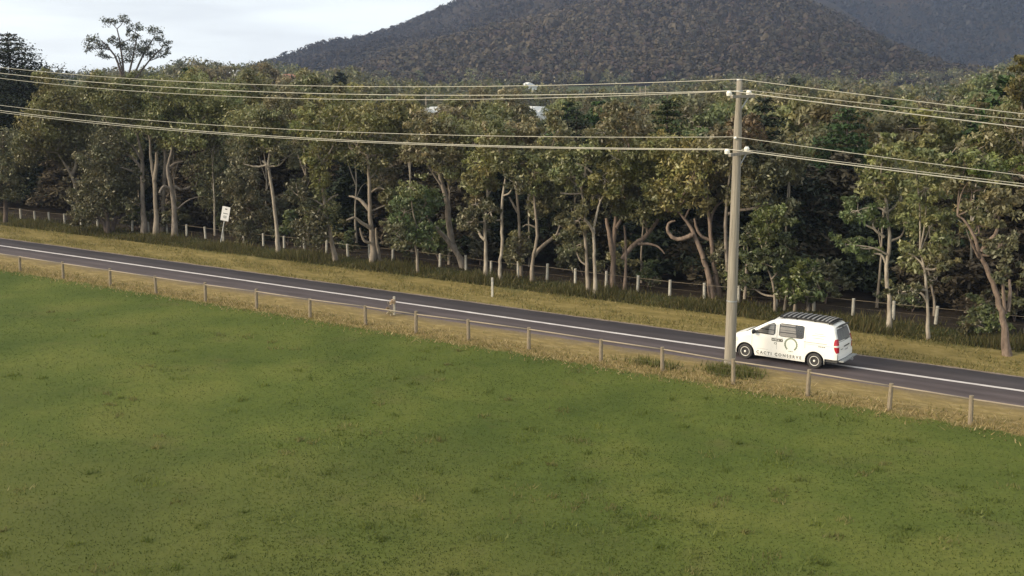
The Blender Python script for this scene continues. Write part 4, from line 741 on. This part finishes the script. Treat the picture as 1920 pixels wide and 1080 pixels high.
# ------------------------------------------------------------ the white van (local: X from tail 0 to nose 5.12, Y to its left, Z up)
van = empty('delivery_van', (4.12, 2.80, .034), math.pi, 'white panel van with roof rack and CACTI CONSERVE lettering driving on the road', 'van')
VL = 5.12; XW = (1.0, 4.22); RW = .345; RA = .43
_zx = [0, .15, .6, 1.8, 2.5, 2.85, 3.1, 3.4, 3.75, 4.05, 4.25, 4.42, 4.7, 4.92, 5.04, 5.12]
_zz = [1.83, 1.91, 1.955, 1.985, 1.97, 1.935, 1.85, 1.69, 1.49, 1.325, 1.225, 1.165, 1.08, .99, .90, .72]
def zt(x): return float(np.mean(np.interp([x-.06, x, x+.06], _zx, _zz)))
def zb(x):
    b = .50 if x < .56 else .235
    for xw in XW:
        if abs(x-xw) < RA: b = max(b, .34+math.sqrt(RA*RA-(x-xw)**2))
    return b
def hw(x, z):
    f = 1.0
    if x > 4.15: f -= .30*((x-4.15)/.97)**2.3
    if x < .14: f -= .05*(1-x/.14)**2
    if z > 1.05: f -= .135*((z-1.05)/.9)**1.35
    if z < .55: f -= .03*(.55-z)/.3
    d = zt(x)-z
    s = .96*f
    if d < .15: s -= .12*(1-d/.15)**2
    # the crease below the windows and the press line along the sill
    s += .006*math.exp(-((z-1.12)/.04)**2) - .007*math.exp(-((z-.56)/.035)**2)
    return s
def xr(z): return 0 if z < 1.02 else .24*((z-1.02)/.85)**1.35
def sp_(x, z, off=0, sgn=1):
    return Vector((x+xr(z)*max(0, 1-x/.8), sgn*(hw(x, z)+off), z))
def rear_pt(y, z, off=0):
    h_ = hw(0, z); return Vector((xr(z)-.045*(1-(y/h_)**2)-off - (.03 if z < .72 else 0), y, z))
def top_pt(x, f, off=0):
    h_ = hw(x, zt(x)); return Vector((x+xr(zt(x))*max(0, 1-x/.8), f*h_, zt(x)+(.045 if x < 4.1 else .03)*(1-f*f)+off))
def grid(bm, rows):
    vv = [[bm.verts.new(p) for p in r] for r in rows]
    for a, b in zip(vv, vv[1:]):
        for k in range(len(a)-1): bm.faces.new((a[k], a[k+1], b[k+1], b[k]))
    return vv
xc = set(np.round(np.linspace(0, VL, 76), 3))
for xw in XW:
    for t_ in np.linspace(-1, 1, 25): xc.add(round(xw+RA*math.sin(t_*math.pi/2), 4))
xc.update((.05, .10, .555, .565)); xc = sorted(xc)
vf = 1-(1-np.linspace(0, 1, 20))**1.5
bm = bmesh.new()
for sgn in (1, -1):
    grid(bm, [[sp_(x, zb(x)+(zt(x)-zb(x))*f, 0, sgn) for f in vf] for x in xc])
grid(bm, [[top_pt(x, f) for f in np.linspace(1, -1, 13)] for x in xc])
zr = [zb(0)+(zt(0)-zb(0))*f for f in vf]
grid(bm, [[rear_pt(hw(0, z)*f, z) for f in np.linspace(1, -1, 15)] for z in zr])
zf = [zb(VL)+(zt(VL)-zb(VL))*f for f in vf]
grid(bm, [[Vector((VL+.10*(1-f*f)*math.sin(math.pi*min(1, .15+.85*i/19)), hw(VL, z)*f, z)) for f in np.linspace(1, -1, 13)] for i, z in enumerate(zf)])
bmesh.ops.remove_doubles(bm, verts=bm.verts, dist=.0015)
body = mesh_obj('body', bm, M_WHITE, van, smooth=True)
_es = body.modifiers.new('edges', 'EDGE_SPLIT'); _es.split_angle = math.radians(38)
bm = bmesh.new(); bx(bm, (2.55, 0, .55), (3.6, 1.5, .62)); bx(bm, (2.61, 0, .36), (2.30, 1.72, .20)); bx(bm, (.30, 0, .55), (.46, 1.66, .40)); bx(bm, (4.84, 0, .5), (.42, 1.2, .5)); mesh_obj('underbody', bm, M_BLACK, van)
bm = bmesh.new()
for sgn in (1, -1):
    grid(bm, [[Vector((x, sgn*y_, z)) for (y_, z) in ((.86, .505), (.88, .36), (.72, .30))] for x in np.linspace(.0, .55, 4)])
grid(bm, [[Vector((-.03, y_, .505)), Vector((-.01, y_, .35))] for y_ in np.linspace(-.86, .86, 8)]); mesh_obj('rear_valance', bm, M_BLACK, van)
def patch(name, x0, x1, zlo, zhi, off, m, parent=van, sgn=1, n=12, nv=6, fn=None, smooth=True):
    """panel lying on the side of the body between two curves"""
    bm = bmesh.new(); rows = []
    for x in np.linspace(x0, x1, n):
        a = zlo(x) if callable(zlo) else zlo; b = zhi(x) if callable(zhi) else zhi
        rows.append([sp_(x, a+(b-a)*f, off, sgn) for f in np.linspace(0, 1, nv)])
    grid(bm, rows); return mesh_obj(name, bm, m, parent, smooth=smooth)
M_GLASSV = bpy.data.materials.new('tinted_glass'); M_GLASSV.use_nodes = True
_t = M_GLASSV.node_tree; _t.nodes.clear(); _o = _t.nodes.new('ShaderNodeOutputMaterial'); _a = _t.nodes.new('ShaderNodeBsdfTransparent'); _b = _t.nodes.new('ShaderNodeBsdfGlossy'); _m = _t.nodes.new('ShaderNodeMixShader'); _f = _t.nodes.new('ShaderNodeFresnel')
_a.inputs['Color'].default_value = (.88, .88, .86, 1); _b.inputs['Roughness'].default_value = .03; _b.inputs['Color'].default_value = (.9, .9, .9, 1); _f.inputs['IOR'].default_value = 1.9
_t.links.new(_f.outputs[0], _m.inputs['Fac']); _t.links.new(_a.outputs[0], _m.inputs[1]); _t.links.new(_b.outputs[0], _m.inputs[2]); _t.links.new(_m.outputs[0], _o.inputs['Surface'])
M_BACK = mat('dark_cabin', (.022, .02, .02), .7, var=.2); M_REFL = mat('pale_window_reflection', (.66, .61, .57), .7, var=.1, scale=3)  # pale colour stands in for sky reflected in the panes
M_DGLASS = mat('dark_glass', (.015, .015, .017), .06, 0, .8, var=.1)
M_SEAM = mat('panel_gap', (.12, .12, .115), .7, var=.1)
M_GRAYGLASS = mat('silver_tinted_glass', (.26, .26, .27), .12, .25, .7, var=.1)
def rc(x, x0, x1, r):  # corner rounding
    d = min(x-x0, x1-x)
    return 0 if d > r else r-math.sqrt(max(0, r*r-(r-d)**2))
fw = lambda x: 1.25+.02*(x-2.8)+rc(x, 2.83, 4.2, .09)
fh = lambda x: max(fw(x)+.01, min(1.80, zt(x)-.12-.02*max(0, x-3))-rc(x, 2.83, 9, .09))
sw = lambda x: 1.24+rc(x, 1.52, 2.66, .05)
sh = lambda x: 1.815-rc(x, 1.52, 2.66, .05)
for sgn in (1, -1):
    a = patch('side_window', 2.83, 3.95, fw, fh, .003, M_BACK, sgn=sgn, n=16)
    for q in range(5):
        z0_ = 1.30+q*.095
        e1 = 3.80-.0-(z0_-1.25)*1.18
        patch('front_window_reflection', 2.90, e1, lambda x, z0_=z0_: z0_, lambda x, z0_=z0_, q=q: z0_+(.088, .06, .092, .08, .05)[q], .007+.002*(q % 2), M_REFL, a, sgn, 8, 3)  # pale strip painted in as a streak of reflected sky
    patch('pane', 2.83, 3.95, fw, fh, .014, M_GLASSV, a, sgn, 16)
    b = patch('side_window', 1.52, 2.66, sw, sh, .003, M_BACK, sgn=sgn, n=14)
    for q in range(6):
        z0_ = 1.265+q*.09
        patch('sliding_window_reflection', 1.86+.03*q/2, 2.62, z0_, z0_+(.085, .05, .075, .086, .04, .07)[q], .007+.002*(q % 2), M_REFL, b, sgn, 6, 3)  # reflected streaks drawn as pale strips under the pane
    patch('window_divider', 1.80, 1.835, 1.25, 1.80, .010, M_BLACK, b, sgn, 2, 5)
    patch('pane', 1.52, 2.66, sw, sh, .014, M_GLASSV, b, sgn, 14)
    # shut lines and slide rail
    for (x0, x1, z0_, z1_) in ((2.735, 2.745, .30, 1.86), (1.44, 1.45, .86, 1.88), (3.90, 3.91, .62, 1.24)):
        patch('door_seam', x0, x1, z0_, z1_, .0025, M_SEAM, sgn=sgn, n=2, nv=12)
    patch('door_seam', 1.45, 3.66, .285, .296, .0025, M_SEAM, sgn=sgn, n=16, nv=2)
    patch('slide_rail', .45, 1.50, 1.135, 1.155, .004, M_GREYP, sgn=sgn, n=10, nv=2)
    patch('sill_press_line', 1.46, 3.72, .565, .573, .003, M_GREYP, sgn=sgn, n=14, nv=2)
    # mirror
    bm = bmesh.new(); v = bx(bm, (3.78, sgn*1.10, 1.34), (.14, .24, .20)); bmesh.ops.bevel(bm, geom=list(bm.edges), offset=.04, segments=3, affect='EDGES')
    cyl(bm, (3.80, sgn*.90, 1.27), (3.78, sgn*1.04, 1.30), .035, None, 8); mesh_obj('mirror', bm, M_BLACK, van, smooth=True)
    # tail lamps
    bm = bmesh.new(); zz = np.linspace(.80, 1.40, 13)
    def lw(z): return .02+.13*math.sin(math.pi*min(1, max(0, (z-.78)/.64)))**.7
    rows = [[sp_(lw(z)*f, z, .012, sgn) for f in np.linspace(1, 0, 5)]+[rear_pt(sgn*hw(0, z)*(1-g), z, .012) for g in (.04, .10, .16)] for z in zz]
    grid(bm, rows); tl_ = mesh_obj('tail_light', bm, M_RED, van, smooth=True)
    bm = bmesh.new(); rows = [[sp_(lw(z)*f*.96, z, .016, sgn) for f in np.linspace(1, 0, 5)]+[rear_pt(sgn*hw(0, z)*(1-g), z, .016) for g in (.04, .10, .155)] for z in np.linspace(1.06, 1.135, 4)]
    grid(bm, rows); mesh_obj('reverse_lamp', bm, M_INS, tl_, smooth=True)
    # head lamps
    bm = bmesh.new(); grid(bm, [[sp_(x, .78+(.22*(5.1-x)+.07)*f, .010, sgn) for f in np.linspace(0, 1, 5)] for x in np.linspace(4.62, 5.08, 9)]); mesh_obj('headlight', bm, M_INS, van, smooth=True)
    # door pulls
    bm = bmesh.new(); bx(bm, (2.90, sgn*(hw(2.9, 1.16)+.02), 1.165), (.20, .035, .035)); mesh_obj('door_handle', bm, M_WHITE, van)
    bm = bmesh.new(); bx(bm, (2.60, sgn*(hw(2.6, 1.16)+.02), 1.165), (.20, .035, .035)); mesh_obj('door_handle', bm, M_WHITE, van)
# windscreen, wiper cowl, grille
bm = bmesh.new(); grid(bm, [[top_pt(x, f, .006) for f in np.linspace(.90, -.90, 11)] for x in np.linspace(3.0, 4.12, 12)]); mesh_obj('windscreen', bm, M_DGLASS, van, smooth=True)
bm = bmesh.new(); grid(bm, [[top_pt(x, f, .007) for f in np.linspace(.92, -.92, 9)] for x in np.linspace(4.13, 4.30, 4)]); mesh_obj('cowl', bm, M_BLACK, van, smooth=True)
bm = bmesh.new(); bx(bm, (5.20, 0, .60), (.06, .9, .14)); bx(bm, (5.17, 0, .36), (.08, 1.1, .12)); mesh_obj('grille', bm, M_BLACK, van)
# wheels
for xw in XW:
    for sgn in (1, -1):
        wr = empty('wheel', (xw, sgn*.85, .345)); wr.parent = van
        if sgn < 0: wr.rotation_euler = (0, 0, math.pi)
        bm = bmesh.new(); lathe(bm, [(.20, -.10), (.30, -.115), (.335, -.095), (.345, -.06), (.345, .06), (.335, .092), (.31, .108), (.235, .112), (.215, .09)], 40); mesh_obj('tyre', bm, M_TYRE, wr, smooth=True)
        bm = bmesh.new(); lathe(bm, [(.222, .085), (.212, .108), (.198, .106), (.185, .07), (.165, .06), (.11, .085), (.075, .088), (.07, .055), (0, .055)], 40); mesh_obj('rim', bm, M_INS, wr, smooth=True)
        bm = bmesh.new(); lathe(bm, [(.055, .056), (.052, .10), (.03, .112), (0, .113)], 20); mesh_obj('hub_cap', bm, M_INS, wr, smooth=True)
        bm = bmesh.new()
        for k in range(10):
            a = 2*math.pi*k/10; cyl(bm, (.145*math.cos(a), .05, .145*math.sin(a)), (.145*math.cos(a), .079, .145*math.sin(a)), .012, None, 8)
        mesh_obj('rim_holes', bm, M_BLACK, wr)
        # arch liner
        bm = bmesh.new(); yy = (sgn*.55, sgn*.945)
        grid(bm, [[Vector((xw+(RA-.004)*math.cos(a), y_, .34+(RA-.004)*math.sin(a))) for y_ in yy] for a in np.linspace(-.25, math.pi+.25, 22)])
        grid(bm, [[Vector((xw+(RA-.004)*f*math.cos(a), yy[0], .34+(RA-.004)*f*math.sin(a))) for f in (.02, 1)] for a in np.linspace(-.25, math.pi+.25, 22)])
        mesh_obj('arch_liner', bm, M_BLACK, van)
# tailgate
bm = bmesh.new(); grid(bm, [[rear_pt(hw(0, z)*f*(.84 if z < 1.7 else .80), z, .006) for f in np.linspace(1, -1, 11)] for z in np.linspace(1.30, 1.78, 8)]); rwn = mesh_obj('rear_window', bm, M_GRAYGLASS, van, smooth=True)
bm = bmesh.new(); n_ = 40
for k in range(n_-6):
    a0 = -math.pi/2+.35+k*(2*math.pi-.7)/(n_-6); a1 = a0+(2*math.pi-.7)/(n_-6)
    bm.faces.new([bm.verts.new(rear_pt(.12+r_*math.cos(a), 1.54+r_*math.sin(a), .011)) for r_, a in ((.165, a0), (.165, a1), (.20, a1), (.20, a0))])
mesh_obj('ring_emblem', bm, M_GREYP, rwn)
def rbar(name, y0, y1, z0_, z1_, off, m, parent=van):
    bm = bmesh.new(); grid(bm, [[rear_pt(y, z, off) for y in np.linspace(y0, y1, 9)] for z in (z0_, z1_)]); return mesh_obj(name, bm, m, parent)
tg = rbar('tailgate_seam', .80, -.80, 1.245, 1.262, .004, M_SEAM)
rbar('tailgate_handle', .25, -.45, .985, 1.035, .012, M_BLACK)
rbar('wiper_strip', .10, -.60, 1.275, 1.30, .016, M_BLACK)
pl_ = rbar('number_plate', .12, -.28, .80, .90, .010, M_SIGN)
rbar('tailgate_badge', .62, .36, .905, .935, .008, M_GREYP)
for q, yy in enumerate((.05, -.02, -.09, -.16, -.22)): rbar('plate_character', yy+.02, yy-.02, .825, .875, .014, M_GREYP, pl_)
bm = bmesh.new(); bx(bm, (.10, 0, 1.90), (.10, 1.2, .04)); bx(bm, (.02, .3, 1.87), (.05, .06, .05)); bmesh.ops.bevel(bm, geom=list(bm.edges), offset=.01, segments=1, affect='EDGES'); mesh_obj('brake_light_spoiler', bm, M_BLACK, van)
bm = bmesh.new(); bx(bm, (-.17, 0, .455), (.22, 1.78, .05)); bx(bm, (-.05, .5, .42), (.25, .08, .06)); bx(bm, (-.05, -.5, .42), (.25, .08, .06)); bmesh.ops.bevel(bm, geom=list(bm.edges), offset=.012, segments=2, affect='EDGES'); mesh_obj('rear_step', bm, M_STEEL, van)
bm = bmesh.new(); cyl(bm, (-.25, 0, .42), (-.38, 0, .42), .03, None, 8); cyl(bm, (-.37, 0, .42), (-.37, 0, .50), .03, None, 8); mesh_obj('tow_ball', bm, M_STEEL, van)
# roof rack
rk = empty('roof_rack', (0, 0, 0)); rk.parent = van
M_SLAT = mat('rack_alloy', (.24, .23, .22), .5, .2, var=.08)
for sgn in (1, -1):
    bm = bmesh.new(); pts = [top_pt(x, .80*sgn, .075) for x in np.linspace(.16, 2.75, 14)]
    for a, b in zip(pts, pts[1:]): cyl(bm, a, b, .032, None, 6)
    for x in (.4, 1.2, 2.0, 2.6): cyl(bm, top_pt(x, .80*sgn, -.02), top_pt(x, .80*sgn, .075), .025, None, 6)
    mesh_obj('rack_rail', bm, M_BLACK, rk)
bm = bmesh.new(); grid(bm, [[top_pt(x, f, .045) for f in np.linspace(.78, -.78, 7)] for x in np.linspace(.2, 2.72, 8)]); mesh_obj('rack_gap_sheet', bm, M_BLACK, rk)  # black sheet added over the roof to darken the gaps between slats
for x in np.linspace(.42, 2.62, 11):
    bm = bmesh.new(); pts = [top_pt(x, f, .10) for f in np.linspace(.82, -.82, 7)]
    for a, b in zip(pts, pts[1:]):
        d_ = (b-a); bx(bm, (a+b)/2, (.075, d_.length, .025), Matrix.Rotation(math.atan2(d_.z, -d_.y)*-1, 3, 'X'))
    mesh_obj('rack_slat', bm, M_SLAT, rk)
for x in (.18, 2.76):
    bm = bmesh.new(); pts = [top_pt(x, f, .09) for f in np.linspace(.84, -.84, 7)]
    for a, b in zip(pts, pts[1:]): cyl(bm, a, b, .035, None, 6)
    mesh_obj('rack_bar', bm, M_BLACK, rk)
# lettering and emblem on both sides
def side_text(name, s, x0, z0_, size, m, sgn, spread=1.0):
    cu = bpy.data.curves.new(name, 'FONT'); cu.body = s; cu.size = size; cu.space_character = spread; cu.resolution_u = 3; cu.offset = .007
    o = bpy.data.objects.new(name, cu); COL.objects.link(o); bpy.context.view_layer.update()
    me = bpy.data.meshes.new_from_object(o.evaluated_get(bpy.context.evaluated_depsgraph_get())); bpy.data.objects.remove(o)
    for v in me.vertices:
        x = x0 - v.co.x if sgn > 0 else x0 + v.co.x
        v.co = sp_(x, z0_+v.co.y, .005, sgn)
    me.materials.clear(); me.materials.append(m); me.name = name
    return obj(name, me, van)
for sgn in (1, -1):
    side_text('lettering', 'CACTI CONSERVE', 3.68 if sgn > 0 else 1.50, .335, .185, M_GREYP, sgn, 1.48)
    bm = bmesh.new()
    for k in range(34):
        a0 = -math.pi/2+.62+k*(2*math.pi-1.24)/34; a1 = a0+(2*math.pi-1.24)/34*.93
        r1_ = .30+.012*(k % 2)
        bm.faces.new([bm.verts.new(sp_(2.08+sgn*-1*r_*math.cos(a), .93+r_*math.sin(a), .005, sgn)) for r_, a in ((.235, a0), (.235, a1), (r1_, a1), (r1_, a0))])
    mesh_obj('ring_emblem', bm, M_GREENP, van)
    bm = bmesh.new()
    for cx, cz, rw_, rh_ in ((2.08, .62, .05, .018), (2.16, .625, .03, .012), (2.0, .625, .03, .012)):
        bm.faces.new([bm.verts.new(sp_(cx+rw_*math.cos(a), cz+rh_*math.sin(a), .005, sgn)) for a in np.linspace(0, 2*math.pi, 12, endpoint=False)])
    mesh_obj('emblem_foot', bm, M_GREENP, van)
    pt = patch('door_plaque', 2.46, 2.98, 1.00, 1.115, .006, mat('olive_plaque', (.06, .062, .045), .5, var=.1), sgn=sgn, n=5, nv=3)
    for x0, x1 in ((2.88, 2.94), (2.72, 2.85), (2.62, 2.70), (2.50, 2.54)): patch('plaque_print', x0, x1, 1.04, 1.075, .010, M_SIGN, pt, sgn, 2, 2)
    bm = bmesh.new()
    for k in range(16):
        a0 = k*math.pi/8; a1 = a0+math.pi/8
        bm.faces.new([bm.verts.new(sp_(2.80+r_*math.cos(a)*1.2, .90+r_*math.sin(a), .005, sgn)) for r_, a in ((.032, a0), (.032, a1), (.05, a1), (.05, a0))])
    mesh_obj('small_emblem', bm, M_GREYP, van)
    for x0, x1, z_ in ((.62, 1.05, 1.54), (.50, 1.18, 1.46), (.60, 1.10, 1.35)): patch('fine_print', x0, x1, z_, z_+.016, .005, M_SIGN if False else M_GREYP, sgn=sgn, n=6, nv=2)
    for x0, x1 in ((.78, .84), (.70, .76), (.62, .68), (.54, .60)): patch('model_badge', x0, x1, .985, 1.03, .005, M_GREYP, sgn=sgn, n=2, nv=2)
    patch('side_trim_line', .22, 1.42, 1.06, 1.068, .003, M_GREYP, sgn=sgn, n=10, nv=2)
HAZE = .00014
# ------------------------------------------------------------ grass blades
def blades(name, label, P, h, wd, cols, lean=.35, seed=0):
    r = np.random.RandomState(seed); n = len(P)
    z = gz(P[:, 0], P[:, 1]); B = np.stack([P[:, 0], P[:, 1], z-.01], -1)
    a = r.uniform(0, 6.28, n); d = np.stack([np.cos(a), np.sin(a), np.zeros(n)], -1)*wd[:, None]
    tip = B + np.stack([r.normal(0, lean, n)*h, r.normal(0, lean, n)*h, h], -1)
    V = np.stack([B-d, B+d, tip], 1).reshape(-1, 3)
    o = obj(name, np_mesh(name, V, np.arange(n*3).reshape(-1, 3), M_BLADE, np.repeat(cols, 3, 0)))
    return tag(o, label, 'grass', kind='stuff')
def inview(n, d0, d1, r, pw=1.0):
    px = r.normal(960, 760, n); d = d0*(d1/d0)**r.uniform(0, 1, n)**pw
    a = np.radians(-34.65+np.degrees(np.arctan((px-960)/2237))); return np.stack([CAM[0]+d*np.sin(a), CAM[1]+d*np.cos(a)], -1)
def pick(cols, n, r, lo=.75, hi=1.25): return np.array(cols)[r.randint(0, len(cols), n)]*r.uniform(lo, hi, (n, 1))
r = np.random.RandomState(21)
P = np.concatenate([inview(330000, 11, 100, r), np.stack([r.uniform(-60, 62, 120000), r.uniform(-44, -3, 120000)], -1)]); P = P[P[:, 1] < -2.7+r.uniform(-.6, .5, len(P))]
n = len(P); print('pasture blades', n)
blades('pasture_grass', 'short green pasture grass of the paddock in the foreground', P, r.uniform(.02, .06, n)*np.where(r.rand(n) > .985, 1.7, 1), r.uniform(.012, .03, n), pick([(.070, .094, .019), (.082, .102, .022), (.096, .107, .028), (.066, .092, .018)], n, r, .88, 1.14)*(1+.20*wob(P[:, 0]*2.2, P[:, 1]*2.2)+.16*wob(P[:, 1]*5+9, P[:, 0]*4))[:, None], seed=1)
P = np.stack([r.uniform(-110, 30, 26000), r.normal(-2.35, .62, 26000)], -1); P = P[P[:, 1] < -.4]; n = len(P)
blades('dry_grass', 'straw coloured dry grass along the foot of the paddock fence', P, r.uniform(.06, .22, n), r.uniform(.015, .035, n), pick([(.38, .31, .13), (.30, .255, .10), (.19, .185, .055), (.46, .38, .19)], n, r), .7, seed=2)
P = np.stack([r.uniform(-110, 34, 60000), r.uniform(5.6, 11.2, 60000)], -1)
k = np.sin(P[:, 0]*.9+P[:, 1]*2.1)+np.sin(P[:, 0]*.37-P[:, 1]*1.4+2); P = P[(k+r.normal(0, .8, len(P))) > -.1]; n = len(P)
blades('verge_grass', 'golden brown grass on the far verge of the road', P, r.uniform(.06, .22, n), r.uniform(.015, .035, n), pick([(.20, .168, .06), (.165, .148, .05), (.26, .21, .09), (.12, .12, .04)], n, r), .5, seed=3)
P = np.stack([r.uniform(-110, 34, 52000), 10.3+np.abs(r.normal(0, 1.5, 52000))], -1); P = P[P[:, 1] < 15+0*P[:, 1]]; n = len(P)
blades('tall_grass', 'tall olive green grass around the foot of the pale post fence', P, r.uniform(.10, .44, n)*(1+.5*np.sin(P[:, 0]*.8))*np.where(P[:, 1] > 13.2, .8, 1), r.uniform(.02, .045, n), pick([(.072, .076, .027), (.092, .09, .034), (.058, .066, .023), (.13, .113, .045)], n, r), .3, seed=4)
# rank weeds round the pole foot and scattered clumps in the paddock
Pw = np.concatenate([np.stack([r.normal(.45, .55, 1600), r.normal(-.75, .35, 1600)], -1), np.stack([r.normal(-3.0, .7, 350), r.normal(-1.3, .3, 350)], -1)]); n = len(Pw)
blades('weeds', 'green weeds grown up around the foot of the power pole', Pw, r.uniform(.12, .45, n), r.uniform(.02, .04, n), pick([(.125, .14, .038), (.15, .15, .05), (.20, .17, .07)], n, r), .35, seed=5)
c = inview(360, 27, 75, r); c = c[c[:, 1] < -4]; Pc = np.concatenate([q+r.normal(0, r.uniform(.08, .3), (26, 2)) for q in c]); n = len(Pc)
blades('grass_clumps', 'darker rank tussocks dotted over the paddock', Pc, r.uniform(.08, .20, n), r.uniform(.015, .035, n), np.repeat(pick([(.078, .104, .022), (.098, .122, .028), (.13, .13, .044)], len(c), r), 26, 0), .5, seed=6)
wd = empty('weed', (-19.55, .25, float(gz(-19.55, .25))), 0, 'dry feathery weed beside the pale guide post at the near road edge', 'weed')
Q, C, _ = leaves((0, 0, .45), (.28, .28, .42), 260, .06, np.random.RandomState(9), (.30, .25, .15)); obj('seed_heads', np_mesh('seed_heads', Q, quads(len(Q)//4), M_LEAF, C), wd)
W_ = Acc()
for q in range(9):
    a = q*.7; W_.add(tube([(0, 0, -.05, .01), (.1*math.cos(a), .1*math.sin(a), .4, .008), (.24*math.cos(a), .24*math.sin(a), .8, .005)], 4))
obj('stalks', np_mesh('stalks', *W_.get(), M_RAIL), wd)
# ------------------------------------------------------------ haze
hm = bpy.data.materials.new('thin_haze'); hm.use_nodes = True; t_ = hm.node_tree; t_.nodes.clear()
o_ = t_.nodes.new('ShaderNodeOutputMaterial'); v_ = t_.nodes.new('ShaderNodeVolumePrincipled')
v_.inputs['Color'].default_value = (.50, .62, .92, 1); v_.inputs['Density'].default_value = HAZE; v_.inputs['Anisotropy'].default_value = .0
t_.links.new(v_.outputs['Volume'], o_.inputs['Volume'])
bm = bmesh.new(); bx(bm, (0, 1120, 165), (5200, 3300, 350)); hz_ = mesh_obj('haze', bm, hm); tag(hz_, 'thin blue haze over the valley', kind='stuff')
